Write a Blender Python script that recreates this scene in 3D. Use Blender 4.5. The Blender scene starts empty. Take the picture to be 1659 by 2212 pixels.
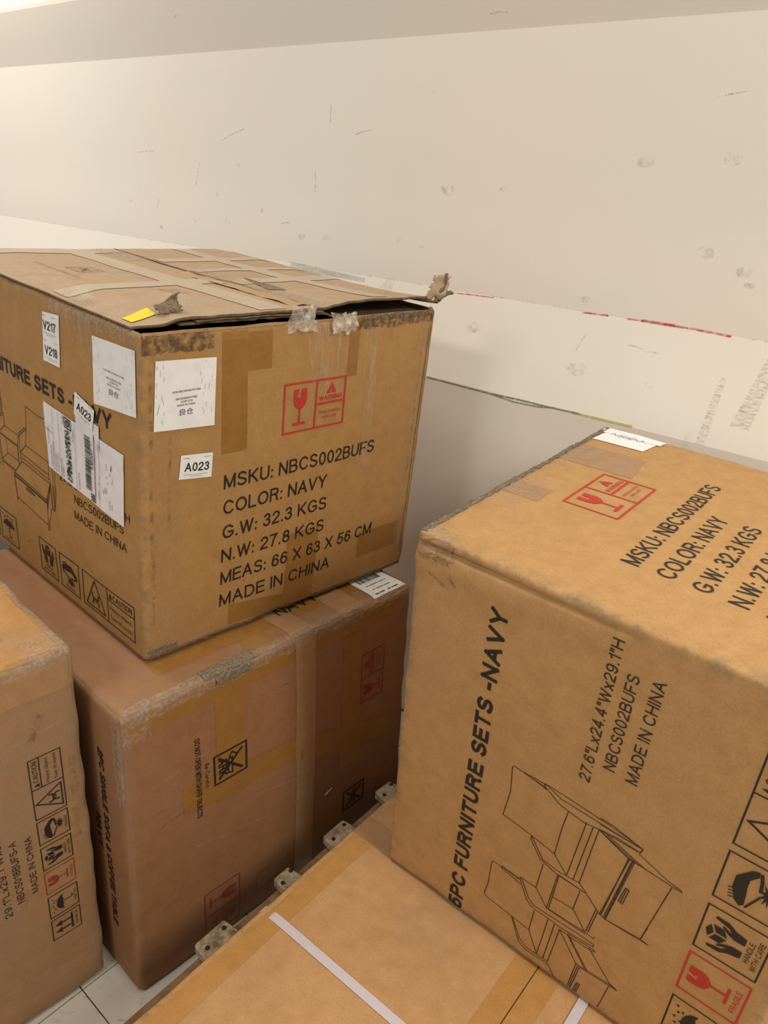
import bpy, bmesh, math, random
from mathutils import Vector, Matrix, noise
from mathutils.geometry import tessellate_polygon
random.seed(7)
S = bpy.context.scene
V = Vector

# ------------------------------------------------------------------ camera
cam_d = bpy.data.cameras.new('camera')
cam = bpy.data.objects.new('camera', cam_d)
S.collection.objects.link(cam)
fwd = V((0, .91859597, -.39519798)); rgt = V((.99710248, .03006272, .06987762)); upv = V((-.07607003, .39405288, .91593432))
cam.matrix_world = Matrix(((rgt.x, upv.x, -fwd.x, 0), (rgt.y, upv.y, -fwd.y, 0), (rgt.z, upv.z, -fwd.z, 1.37596), (0, 0, 0, 1)))
cam_d.sensor_fit = 'VERTICAL'
cam_d.sensor_height = 36
cam_d.lens = 1613.03 * 36 / 2212
cam_d.clip_start = .02
S.camera = cam

# ------------------------------------------------------------------ light
W = bpy.data.worlds.new('room_ambient'); S.world = W; W.use_nodes = True
W.node_tree.nodes['Background'].inputs[0].default_value = (1.0, .95, .88, 1)
W.node_tree.nodes['Background'].inputs[1].default_value = .30

# wall frame: WD runs along the wall (to the right), WN points out through it
WD = V((.78256, -.62257, 0)); WN = V((.62257, .78256, 0)); WDIST = 1.4385
def wall_pt(s, z, off=0.0):           # off > 0 is towards the room
    return WD * s + WN * (WDIST - off) + V((0, 0, z))

def ceiling_or_fill_light(name, s, d, z, sx, sy, power, col):
    l = bpy.data.lights.new(name, 'AREA'); l.shape = 'RECTANGLE'; l.size = sx; l.size_y = sy
    l.energy = power; l.color = col
    o = bpy.data.objects.new(name, l); S.collection.objects.link(o)
    o.location = WD * s + WN * (WDIST - d) + V((0, 0, z))
    o.rotation_euler = (0, 0, math.atan2(WD.y, WD.x))
    return o
LCOL = (1.0, .955, .885)
ceiling_or_fill_light('ceiling_or_fill_light', -3.2, 1.0, 2.75, 1.2, .6, 31, LCOL)
ceiling_or_fill_light('ceiling_or_fill_light', -.6, .95, 2.75, 1.2, .6, 7, LCOL)
ceiling_or_fill_light('ceiling_or_fill_light', 2.0, .95, 2.75, 1.2, .6, 62, LCOL)
ceiling_or_fill_light('ceiling_or_fill_light', -.9, 3.2, 2.75, 1.2, .6, 34, LCOL)  # added fill to lift wall and carton fronts, no known fixture

S.view_settings.view_transform = 'Standard'
S.view_settings.look = 'None'
S.view_settings.exposure = 0.33
S.view_settings.gamma = 1
S.view_settings.use_curve_mapping = False

# ------------------------------------------------------------------ materials
def lin(r, g, b):
    f = lambda c: (c / 255 / 12.92) if c / 255 <= .04045 else ((c / 255 + .055) / 1.055) ** 2.4
    return (f(r), f(g), f(b), 1)
class MT:
    def __init__(s, name):
        s.m = bpy.data.materials.new(name); s.m.use_nodes = True
        s.t = s.m.node_tree; s.p = s.t.nodes['Principled BSDF']
    def n(s, kind, **kw):
        nd = s.t.nodes.new(kind)
        for k, v in kw.items():
            if k.startswith('_'): setattr(nd, k[1:], v)
            else: nd.inputs[k.replace('_', ' ')].default_value = v
        return nd
    def l(s, a, b): s.t.links.new(a, b)
    def coord(s, scale=(1, 1, 1), loc=(0, 0, 0)):
        c = s.n('ShaderNodeTexCoord'); mp = s.n('ShaderNodeMapping')
        mp.inputs['Scale'].default_value = scale; mp.inputs['Location'].default_value = loc
        s.l(c.outputs['Object'], mp.inputs['Vector']); return mp.outputs['Vector']
    def noise(s, vec, sc, det=3, rough=.55):
        nd = s.n('ShaderNodeTexNoise', Scale=sc, Detail=det, Roughness=rough); s.l(vec, nd.inputs['Vector']); return nd.outputs['Fac']
    def ramp(s, fac, stops):
        r = s.n('ShaderNodeValToRGB'); e = r.color_ramp.elements
        while len(e) < len(stops): e.new(.5)
        for i, (p, c) in enumerate(stops):
            e[i].position = p; e[i].color = c if len(c) == 4 else (*c, 1)
        s.l(fac, r.inputs['Fac']); return r.outputs['Color']
    def mix(s, a, b, fac, mode='MIX'):
        m = s.n('ShaderNodeMix', _data_type='RGBA', _blend_type=mode)
        for i, v in ((6, a), (7, b), (0, fac)):
            if hasattr(v, 'links'): s.l(v, m.inputs[i])
            else: m.inputs[i].default_value = v
        return m.outputs[2]
    def bump(s, h, st, dist=.001, nrm=None):
        b = s.n('ShaderNodeBump', Strength=st, Distance=dist); s.l(h, b.inputs['Height'])
        if nrm: s.l(nrm, b.inputs['Normal'])
        return b.outputs['Normal']
g = lambda v: (v, v, v, 1)

def cardboard(name, base, dusty, seed, dust_lo=.5, dust_hi=.75, rough=.72, wear=lin(126, 112, 92)):
    M = MT(name); v = M.coord(loc=(seed * 3.1, seed * 1.7, seed))
    big = M.noise(v, 4, 4, .6); mid = M.noise(v, 38, 3, .6); fine = M.noise(v, 320, 2, .7)
    darker = (base[0] * .87, base[1] * .84, base[2] * .78, 1)
    c = M.mix(base, darker, M.ramp(mid, [(.35, g(0)), (.72, g(1))]))
    c = M.mix(c, dusty, M.ramp(big, [(dust_lo, g(0)), (dust_hi, g(.75))]))
    c = M.mix(c, M.ramp(fine, [(.3, g(.86)), (.7, g(1.07))]), .8, 'MULTIPLY')
    # scuffs: pale scratches and dark rub marks
    vs = M.coord(scale=(1, 1, 7), loc=(seed, 2, 5)); s1 = M.noise(vs, 9, 6, .75)
    c = M.mix(c, (base[0] * .58, base[1] * .58, base[2] * .62, 1), M.ramp(s1, [(.66, g(0)), (.8, g(.5))]))
    at = M.n('ShaderNodeAttribute', _attribute_name='wear'); wn = M.noise(v, 45, 4, .7)
    mm = M.n('ShaderNodeMath', _operation='MULTIPLY'); M.l(at.outputs['Fac'], mm.inputs[0]); M.l(M.ramp(wn, [(.42, g(0)), (.66, g(1))]), mm.inputs[1])
    c = M.mix(c, wear, mm.outputs[0])
    M.l(c, M.p.inputs['Base Color']); M.p.inputs['Roughness'].default_value = rough
    M.p.inputs['Specular IOR Level'].default_value = .35
    M.l(M.bump(mid, .35, .0015, M.bump(fine, .15, .0004)), M.p.inputs['Normal'])
    return M.m
def flat(name, col, rough=.6, spec=.3, var=0, sc=60):
    M = MT(name)
    if var:
        f = M.noise(M.coord(), sc, 3, .6)
        c = M.mix(col, (col[0] * (1 - var), col[1] * (1 - var), col[2] * (1 - var), 1), M.ramp(f, [(.4, g(0)), (.7, g(1))]))
        M.l(c, M.p.inputs['Base Color'])
    else: M.p.inputs['Base Color'].default_value = col
    M.p.inputs['Roughness'].default_value = rough; M.p.inputs['Specular IOR Level'].default_value = spec
    return M.m
def ink(name, col, worn=.62, amount=.55):          # printing ink, rubbed thin in places
    M = MT(name); f = M.noise(M.coord(), 170, 4, .8)
    M.p.inputs['Base Color'].default_value = col; M.p.inputs['Roughness'].default_value = .6
    M.l(M.ramp(f, [(worn, g(.93)), (min(.99, worn + .12), g(.93 - amount))]), M.p.inputs['Alpha'])
    return M.m
def clear_tape(name, lo, hi, lo_a, hi_a, stretch=(1, 1, 1), sc=40, col=lin(214, 200, 182), rough=.22, spec=.6):
    M = MT(name); v = M.coord(scale=stretch); f = M.noise(v, sc, 5, .7)
    M.p.inputs['Base Color'].default_value = col; M.p.inputs['Roughness'].default_value = rough
    M.p.inputs['Specular IOR Level'].default_value = spec
    M.l(M.ramp(f, [(lo, g(lo_a)), (hi, g(hi_a))]), M.p.inputs['Alpha'])
    M.l(M.bump(f, .8, .003), M.p.inputs['Normal'])
    return M.m
KRAFT = lin(196, 152, 98); KRAFT_D = lin(186, 150, 112); DUST = lin(192, 160, 130)
card_a = cardboard('cardboard_scuffed', lin(180, 138, 84), lin(172, 134, 90), 1)
card_atop = cardboard('cardboard_dusty', lin(184, 156, 126), lin(180, 156, 132), 2, .4, .7)
card_b = cardboard('cardboard_pinkish', lin(156, 111, 75), lin(150, 113, 84), 3, .45, .7)
card_c = cardboard('cardboard_worn', lin(170, 130, 90), lin(152, 124, 98), 4, .45, .66)
card_d = cardboard('cardboard_clean', lin(193, 149, 102), lin(188, 148, 104), 5)
card_e = cardboard('cardboard_bright', lin(195, 152, 99), lin(188, 146, 101), 6)
card_in = flat('torn_board_edge', lin(120, 104, 84), .9, .1, .45, 140)
card_dark = flat('board_inside', lin(86, 68, 46), .95, .05, .4, 60)
fluff = flat('crushed_grey_board', lin(140, 124, 102), .95, .1, .6, 320)
brown_tape = cardboard('brown_parcel_tape', lin(158, 114, 60), lin(152, 110, 62), 8, rough=.34)
tan_tape = cardboard('pale_parcel_tape', lin(174, 136, 98), lin(170, 136, 102), 9, rough=.38)
orange_tape = cardboard('orange_parcel_tape', lin(186, 138, 80), lin(182, 136, 84), 10, rough=.42)
black_ink = ink('black_ink', lin(34, 30, 28)); thin_ink = ink('thin_brown_black_ink', lin(48, 36, 28), .56, .5)
faint_ink = ink('faded_ink', lin(70, 56, 44), .45, .6)
red_ink = ink('red_ink', lin(196, 52, 42), .6, .5); dull_red = ink('faded_red_ink', lin(150, 50, 40), .5, .6)
label_ink = flat('label_print', lin(46, 46, 48), .5); label_grey = flat('label_faint_print', lin(120, 120, 122), .5)
purple_ink = flat('label_violet_print', lin(92, 78, 104), .5)
paper = flat('white_label_paper', lin(243, 243, 242), .45, .4, .09, 45)
paper_b = flat('bright_paper', lin(244, 246, 247), .6, .3, .03, 30)
pouch = flat('shipping_label_paper', lin(240, 238, 244), .28, .5, .10, 50)
yellow = flat('yellow_sticker', lin(240, 216, 44), .5)
wrinkle = clear_tape('wrinkled_clear_tape', .48, .74, .02, .50, (1, 1, .2), 110)
film = clear_tape('creased_film', .42, .74, .06, .60, (1, 1, 1), 150, lin(204, 190, 170), .14, .9)
gloss = clear_tape('glossy_clear_tape', .4, .8, .05, .30, (1, 1, 1), 14, lin(196, 172, 136), .16, .8)
strapm = MT('woven_white_strap')
_v = strapm.coord(); _w = strapm.n('ShaderNodeTexChecker', Scale=900); strapm.l(_v, _w.inputs['Vector'])
strapm.l(strapm.mix(lin(222, 212, 214), lin(196, 184, 188), _w.outputs['Fac']), strapm.p.inputs['Base Color'])
strapm.l(strapm.bump(_w.outputs['Fac'], .7, .001), strapm.p.inputs['Normal']); strapm.p.inputs['Roughness'].default_value = .4
strap_mat = strapm.m

lid_tape = cardboard('dusty_pale_tape', lin(194, 174, 150), lin(184, 160, 132), 14, rough=.4)
lid_peel = cardboard('peeling_brown_tape', lin(184, 146, 96), lin(176, 142, 100), 15, rough=.35)
def soft(name, col, lo, hi, a, sc=60, st=(1, 1, 1)):
    M = MT(name); f = M.noise(M.coord(scale=st), sc, 5, .75); M.p.inputs['Base Color'].default_value = col; M.p.inputs['Roughness'].default_value = .7
    M.l(M.ramp(f, [(lo, g(0)), (hi, g(a))]), M.p.inputs['Alpha']); return M.m
grime = soft('grime', lin(78, 66, 54), .40, .64, .72, 90); red_worn = soft('worn_red_ink', lin(176, 60, 52), .52, .66, .5, 60)
film_strong = clear_tape('crumpled_clear_film', .32, .62, .16, .78, (1, 1, 1), 90, lin(220, 212, 198), .12, .9)

# ------------------------------------------------------------------ object helpers
def link(name, me, mat=None, parent=None, smooth=False):
    o = bpy.data.objects.new(name, me); S.collection.objects.link(o)
    if mat is not None: me.materials.append(mat)
    if parent is not None:
        o.parent = parent; o.matrix_parent_inverse = parent.matrix_world.inverted()
    if smooth:
        for p in me.polygons: p.use_smooth = True
    return o
def mesh(name, vs, fs, mat=None, parent=None, smooth=False):
    me = bpy.data.meshes.new(name); me.from_pydata([tuple(v) for v in vs], [], fs); me.update()
    return link(name, me, mat, parent, smooth)
def empty(name, loc, label, cat, group=None):
    o = bpy.data.objects.new(name, None); S.collection.objects.link(o); o.location = loc
    o.matrix_world = Matrix.Translation(loc)
    o.empty_display_size = .05; o['label'] = label; o['category'] = cat
    if group: o['group'] = group
    return o
def box_mesh(name, c, ax, ay, az, sx, sy, sz, mat, parent=None, bev=.003, jit=0):
    bm = bmesh.new(); bmesh.ops.create_cube(bm, size=1)
    if bev: bmesh.ops.bevel(bm, geom=bm.edges[:], offset=0, segments=1) if False else None
    for v in bm.verts:
        v.co = V(c) + ax * (v.co.x * sx + random.uniform(-jit, jit)) + ay * (v.co.y * sy + random.uniform(-jit, jit)) + az * (v.co.z * sz)
    if bev: bmesh.ops.bevel(bm, geom=bm.edges[:], offset=bev, segments=2, affect='EDGES')
    bmesh.ops.recalc_face_normals(bm, faces=bm.faces)
    me = bpy.data.meshes.new(name); bm.to_mesh(me); bm.free()
    return link(name, me, mat, parent)

class BoxGeo:
    """a carton: eight measured corners, rounded edges, soft bulging walls"""
    def __init__(s, C, L, r=.006, bulge=None, seed=0, crush=.004, nz=.0016):
        s.C = {k: V(v) for k, v in C.items()}; s.L = L; s.r = r; s.seed = seed
        s.bulge = bulge or {}; s.crush = crush; s.nz = nz; s.flatz = True
        s.off = V((seed * 7.3, seed * 3.1, seed * 1.9))
        a = s.C[(1, 0, 0)] - s.C[(0, 0, 0)]; b = s.C[(0, 1, 0)] - s.C[(0, 0, 0)]; c = s.C[(0, 0, 1)] - s.C[(0, 0, 0)]
        s.ax = (a.normalized(), b.normalized(), c.normalized())
    def tri(s, p):
        x, y, z = p[0] / s.L[0], p[1] / s.L[1], p[2] / s.L[2]; o = V((0, 0, 0))
        for (i, j, k), c in s.C.items():
            o += c * ((x if i else 1 - x) * (y if j else 1 - y) * (z if k else 1 - z))
        return o
    def pos(s, P, off=0.0):
        L = s.L; r = s.r
        q = [min(max(P[i], r), L[i] - r) for i in range(3)]
        d = V([P[i] - q[i] for i in range(3)])
        if d.length < 1e-9: d = V((0, 0, 1))
        n = d.normalized(); p = V(q) + n * r
        dist = sorted(min(P[i], L[i] - P[i]) for i in range(3)); e = dist[1]
        ec = math.exp(-(e / .012) ** 2); w = 1 - math.exp(-(e / .05) ** 2)
        disp = 0
        for i in range(3):
            k = (i, 1 if d[i] > 0 else 0)
            if k in s.bulge and abs(n[i]) > .5:
                a, b = [P[j] / L[j] for j in range(3) if j != i]
                disp += s.bulge[k] * 16 * a * (1 - a) * b * (1 - b) * n[i] * n[i]
        N = V(P) + s.off
        if abs(d.z) >= .98 * max(1e-9, d.length) and s.flatz: w *= .15
        disp += w * s.nz * (noise.noise(N * 7) + .5 * noise.noise(N * 17))
        disp -= ec * s.crush * max(0, noise.noise(N * 16) + .25)
        nw = s.ax[0] * n[0] + s.ax[1] * n[1] + s.ax[2] * n[2]
        return s.tri(p) + nw * (disp + off)
    def body(s, name, mat, parent, open_top=False, cell=.011, drop=0):
        bm = bmesh.new(); wl = bm.verts.layers.float.new('wear'); L = s.L
        def steps(l):
            a = [0, .002, .004, .007, .010, .013, .0155, .0175, .0195, .022, .026, .032]; n = max(2, int((l - .064) / cell))
            return a + [.032 + (l - .064) * i / n for i in range(1, n)] + [l - x for x in reversed(a)]
        st = [steps(l) for l in L]; cache = {}
        def vert(P):
            k = tuple(round(c, 5) for c in P)
            if k not in cache:
                v = bm.verts.new(s.pos(P)); cache[k] = v
                dd = sorted(min(P[i], L[i] - P[i]) for i in range(3)); v[wl] = math.exp(-dd[1] / .012)
            return cache[k]
        for ax in range(3):
            u, w = [i for i in range(3) if i != ax]
            for side in (0, 1):
                if open_top and ax == 2 and side == 1: continue
                for i in range(len(st[u]) - 1):
                    for j in range(len(st[w]) - 1):
                        q = []
                        for du, dw in ((0, 0), (1, 0), (1, 1), (0, 1)):
                            P = [0, 0, 0]; P[ax] = L[ax] * side; P[u] = st[u][i + du]; P[w] = st[w][j + dw]; q.append(vert(P))
                        try: bm.faces.new(q)
                        except ValueError: pass
        bmesh.ops.recalc_face_normals(bm, faces=bm.faces)
        me = bpy.data.meshes.new(name); bm.to_mesh(me); bm.free()
        return link(name, me, mat, parent, True)

class Print:
    """flat shapes in face coordinates (metres), laid on a surface by a map function"""
    def __init__(s): s.v = []; s.f = []
    def tri(s, pts, tris):
        b = len(s.v); s.v += [tuple(p) for p in pts]; s.f += [tuple(b + i for i in t) for t in tris]
    def poly(s, pts):
        out = []
        for i, p in enumerate(pts):
            q = pts[(i + 1) % len(pts)]; n = max(1, int(math.dist(p, q) / .02))
            out += [(p[0] + (q[0] - p[0]) * k / n, p[1] + (q[1] - p[1]) * k / n) for k in range(n)]
        t = tessellate_polygon([[V((x, y, 0)) for x, y in out]]); s.tri(out, t)
    def sheet(s, x0, y0, x1, y1, d=.012, fn=None):
        nx = max(1, int(abs(x1 - x0) / d)); ny = max(1, int(abs(y1 - y0) / d)); b = len(s.v)
        for j in range(ny + 1):
            for i in range(nx + 1):
                p = (x0 + (x1 - x0) * i / nx, y0 + (y1 - y0) * j / ny); s.v.append(fn(*p) if fn else p)
        for j in range(ny):
            for i in range(nx):
                a = b + j * (nx + 1) + i; s.f.append((a, a + 1, a + nx + 2, a + nx + 1))
    def quad(s, a, b_, c, d_, step=.012):      # a b c d around
        n = max(1, int(max(math.dist(a, b_), math.dist(d_, c)) / step)); m = max(1, int(max(math.dist(b_, c), math.dist(a, d_)) / step)); b = len(s.v)
        for j in range(m + 1):
            for i in range(n + 1):
                u, v = i / n, j / m
                s.v.append(tuple((a[k] * (1 - u) + b_[k] * u) * (1 - v) + (d_[k] * (1 - u) + c[k] * u) * v for k in (0, 1)))
        for j in range(m):
            for i in range(n):
                q = b + j * (n + 1) + i; s.f.append((q, q + 1, q + n + 2, q + n + 1))
    def line(s, pts, w, closed=False):
        P = list(pts) + ([pts[0]] if closed else [])
        for a, b in zip(P, P[1:]):
            l = math.dist(a, b)
            if l < 1e-6: continue
            dx, dy = (b[0] - a[0]) / l, (b[1] - a[1]) / l; h = w / 2; a2 = (a[0] - dx * h, a[1] - dy * h); b2 = (b[0] + dx * h, b[1] + dy * h)
            n = max(1, int(l / .015)); bi = len(s.v)
            for k in range(n + 1):
                t = k / n; x = a2[0] + (b2[0] - a2[0]) * t; y = a2[1] + (b2[1] - a2[1]) * t
                s.v += [(x - dy * h, y + dx * h), (x + dy * h, y - dx * h)]
            s.f += [(bi + 2 * k, bi + 2 * k + 1, bi + 2 * k + 3, bi + 2 * k + 2) for k in range(n)]
    def frame(s, x0, y0, x1, y1, w): s.line([(x0, y0), (x1, y0), (x1, y1), (x0, y1)], w, True)
    def disc(s, x, y, r, n=12): s.poly([(x + r * math.cos(6.2832 * k / n), y + r * math.sin(6.2832 * k / n)) for k in range(n)])
    def text(s, body, x0, y0, w, h, bold=0.0, res=2, shear=0, rot=0):
        c = bpy.data.curves.new('t', 'FONT'); c.body = body; c.resolution_u = res; c.offset = bold; c.shear = shear
        o = bpy.data.objects.new('t', c); m = o.to_mesh()
        bm = bmesh.new(); bm.from_mesh(m)
        xs = [v.co.x for v in bm.verts]; ys = [v.co.y for v in bm.verts if True]
        x_a, x_b = min(xs), max(xs); cap = .729 if ord(body[0]) < 1000 else 1.0
        if w is None: w = (x_b - x_a) * h / cap * .84
        n = int(w / .02)
        for k in range(1, n + 1):
            X = x_a + (x_b - x_a) * k / (n + 1)
            bmesh.ops.bisect_plane(bm, geom=bm.verts[:] + bm.edges[:] + bm.faces[:], plane_co=(X, 0, 0), plane_no=(1, 0, 0))
        bm.verts.ensure_lookup_table(); b = len(s.v); ca, sa = math.cos(rot), math.sin(rot)
        for v in bm.verts:
            lx = (v.co.x - x_a) / (x_b - x_a) * w; ly = v.co.y / cap * h
            s.v.append((x0 + lx * ca - ly * sa, y0 + lx * sa + ly * ca))
        s.f += [tuple(b + v.index for v in f.verts) for f in bm.faces]
        bm.free(); o.to_mesh_clear(); bpy.data.objects.remove(o); bpy.data.curves.remove(c)
    def place(s, other, x0, y0, sx, sy, rot=0):   # add another Print drawn in unit coordinates
        ca, sa = math.cos(rot), math.sin(rot); b = len(s.v)
        s.v += [(x0 + x * sx * ca - y * sy * sa, y0 + x * sx * sa + y * sy * ca) for x, y in other.v]
        s.f += [tuple(b + i for i in f) for f in other.f]
    def emit(s, name, fmap, off, mat, parent, label=None, thick=0, wob=None):
        vs = [fmap(x, y, off + (wob(x, y) if wob else 0)) for x, y in s.v]
        o = mesh(name, vs, s.f, mat, parent, smooth=bool(wob))
        if thick:
            md = o.modifiers.new('thickness', 'SOLIDIFY'); md.thickness = thick; md.offset = 0
        if label: o['label'] = label
        return o

# handling marks, all drawn in a unit-high frame (y up), width given
def mk_umbrella(p, x, y, w, h, lw):
    p.frame(x, y, x + w, y + h, lw); X = lambda a: x + a * w; Y = lambda b: y + b * h
    arc = [(X(.5 + .33 * math.cos(a * math.pi / 10)), Y(.50 + .24 * math.sin(a * math.pi / 10))) for a in range(11)]
    p.poly(arc + [(X(.28), Y(.54)), (X(.39), Y(.50)), (X(.5), Y(.54)), (X(.61), Y(.50)), (X(.72), Y(.54))])
    p.line([(X(.5), Y(.5)), (X(.5), Y(.22)), (X(.55), Y(.18)), (X(.60), Y(.22))], lw)
    for a, b in ((.2, .9), (.35, .86), (.5, .9), (.65, .86), (.8, .9), (.28, .8), (.45, .78), (.7, .79)):
        p.poly([(X(a), Y(b)), (X(a + .035), Y(b - .05)), (X(a), Y(b - .06)), (X(a - .035), Y(b - .05))])
    p.text('KEEP DRY', X(.22), Y(.06), .56 * w, .07 * h)
def mk_up(p, x, y, w, h, lw):
    p.frame(x, y, x + w, y + h, lw); X = lambda a: x + a * w; Y = lambda b: y + b * h
    for c in (.33, .66):
        p.poly([(X(c), Y(.9)), (X(c + .13), Y(.66)), (X(c - .13), Y(.66))]); p.line([(X(c), Y(.7)), (X(c), Y(.34))], lw * 2)
    p.line([(X(.16), Y(.3)), (X(.84), Y(.3))], lw * 2)
    p.text('THIS SIDE UP', X(.15), Y(.1), .7 * w, .08 * h)
def glass(p, X, Y, bolt=True):
    p.poly([(X(.30), Y(.88)), (X(.46), Y(.88)), (X(.42), Y(.70)), (X(.50), Y(.72)), (X(.44), Y(.56)), (X(.56), Y(.76)), (X(.49), Y(.74)), (X(.55), Y(.88)), (X(.70), Y(.88)),
            (X(.71), Y(.66)), (X(.66), Y(.54)), (X(.56), Y(.47)), (X(.44), Y(.47)), (X(.34), Y(.54)), (X(.29), Y(.66))])
    p.quad((X(.475), Y(.18)), (X(.525), Y(.18)), (X(.525), Y(.48)), (X(.475), Y(.48)))
    p.quad((X(.30), Y(.13)), (X(.70), Y(.13)), (X(.70), Y(.19)), (X(.30), Y(.19)))
def mk_fragile(p, x, y, w, h, lw):
    p.frame(x, y, x + w, y + h, lw); X = lambda a: x + a * w; Y = lambda b: y + .12 * h + b * .9 * h
    glass(p, X, Y); p.text('FRAGILE', x + .22 * w, y + .07 * h, .56 * w, .1 * h)
def mk_warning(p, x, y, w, h, lw):
    p.frame(x, y, x + w, y + h, lw); X = lambda a: x + a * w * .5; Y = lambda b: y + b * h
    glass(p, X, Y); p.line([(x + w * .51, y), (x + w * .51, y + h)], lw); p.line([(x + w * .51, y + h * .5), (x + w, y + h * .5)], lw * 1.2)
    cx = x + w * .76
    p.poly([(cx - .12 * w * .7, y + h * .70), (cx - .012 * w, y + h * .70), (cx - .012 * w, y + h * .76), (cx, y + h * .78), (cx - .01 * w, y + h * .86), (cx, y + h * .94)])
    p.poly([(cx + .12 * w * .7, y + h * .70), (cx, y + h * .94), (cx + .01 * w, y + h * .86), (cx, y + h * .78), (cx + .012 * w, y + h * .76), (cx + .012 * w, y + h * .70)])
    p.text('WARNING', x + w * .56, y + h * .56, w * .4, h * .10, .02)
    p.text('FRAGILE HANDLE', x + w * .57, y + h * .28, w * .38, h * .06, .01); p.text('WITH CARE', x + w * .64, y + h * .17, w * .24, h * .06, .01)
def mk_hands(p, x, y, w, h, lw):
    p.frame(x, y, x + w, y + h, lw); X = lambda a: x + a * w; Y = lambda b: y + b * h
    p.poly([(X(.50), Y(.92)), (X(.64), Y(.86)), (X(.50), Y(.79)), (X(.36), Y(.86))])
    p.poly([(X(.34), Y(.83)), (X(.48), Y(.76)), (X(.48), Y(.58)), (X(.34), Y(.66))])
    p.poly([(X(.66), Y(.83)), (X(.52), Y(.76)), (X(.52), Y(.58)), (X(.66), Y(.66))])
    for m in (1, -1):
        Q = lambda a, b: (X(.5 + m * a), Y(b))
        pts = [Q(.30, .84), Q(.35, .82), Q(.34, .62), Q(.26, .50), Q(.22, .32), Q(.07, .32), Q(.07, .48), Q(.12, .60), Q(.20, .70), Q(.23, .68), Q(.16, .54), Q(.24, .60)]
        p.poly(pts if m == 1 else pts[::-1])
    p.text('HANDLE', X(.27), Y(.19), .46 * w, .09 * h); p.text('WITH CARE', X(.17), Y(.06), .66 * w, .09 * h)
def mk_hook(p, x, y, w, h, lw):     # pointing hand and a burst
    p.frame(x, y, x + w, y + h, lw); X = lambda a: x + a * w; Y = lambda b: y + b * h
    p.poly([(X(.08), Y(.62)), (X(.16), Y(.72)), (X(.40), Y(.80)), (X(.62), Y(.80)), (X(.86), Y(.62)), (X(.90), Y(.52)), (X(.80), Y(.50)), (X(.66), Y(.60)), (X(.50), Y(.60)), (X(.36), Y(.58)), (X(.14), Y(.56))])
    for k in range(4): p.line([(X(.16 + k * .06), Y(.80 + k * .012)), (X(.18 + k * .06), Y(.745 + k * .012))], lw * .7)
    p.line([(X(.86), Y(.48)), (X(.72), Y(.44)), (X(.56), Y(.42))], lw * 1.8); p.line([(X(.12), Y(.53)), (X(.44), Y(.40))], lw * 1.2)
    c = (.55, .30); star = []
    for k in range(20):
        r = (.25 if k % 2 == 0 else .11); a = k * math.pi / 10 + .2; star.append((X(c[0] + r * math.cos(a)), Y(c[1] + r * .55 * math.sin(a))))
    p.poly(star)
    p.text('FRAGILE', X(.25), Y(.05), .5 * w, .09 * h)
def mk_caution(p, x, y, w, h, lw):
    p.frame(x, y, x + w, y + h, lw); X = lambda a: x + a * w; Y = lambda b: y + b * h
    p.line([(X(.5), Y(0)), (X(.5), Y(1))], lw); p.line([(X(.5), Y(.68)), (X(1), Y(.68))], lw)
    p.line([(X(.06), Y(.1)), (X(.44), Y(.1)), (X(.25), Y(.92))], lw * 1.3, True)
    for cx in (.19, .31):
        p.disc(X(cx), Y(.50), .013 * w); p.line([(X(cx), Y(.45)), (X(cx + (.02 if cx < .25 else -.02)), Y(.34)), (X(cx), Y(.28)), (X(cx), Y(.2))], lw * 1.5)
        p.line([(X(cx), Y(.42)), (X(.25), Y(.36))], lw)
    p.frame(X(.225), Y(.3), X(.275), Y(.39), lw * .8)
    p.poly([(X(.53), Y(.74)), (X(.59), Y(.74)), (X(.56), Y(.92))]); p.text('CAUTION', X(.61), Y(.75), .35 * w, .16 * h, .01)
    p.text('Heavy object.', X(.54), Y(.42), .42 * w, .13 * h); p.text('Team lift needed', X(.54), Y(.16), .42 * w, .12 * h)
def mk_knife(p, x, y, w, h, lw):    # crossed-out knife
    p.frame(x, y, x + w, y + h, lw * 1.3); X = lambda a: x + a * w; Y = lambda b: y + b * h
    p.line([(X(.15), Y(.15)), (X(.85), Y(.85))], lw * 1.6); p.line([(X(.15), Y(.85)), (X(.85), Y(.15))], lw * 1.6)
    p.line([(X(.12), Y(.55)), (X(.3), Y(.72)), (X(.42), Y(.60)), (X(.26), Y(.46))], lw, True); p.line([(X(.3), Y(.55)), (X(.85), Y(.55)), (X(.8), Y(.42)), (X(.35), Y(.42))], lw, True)

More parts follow.
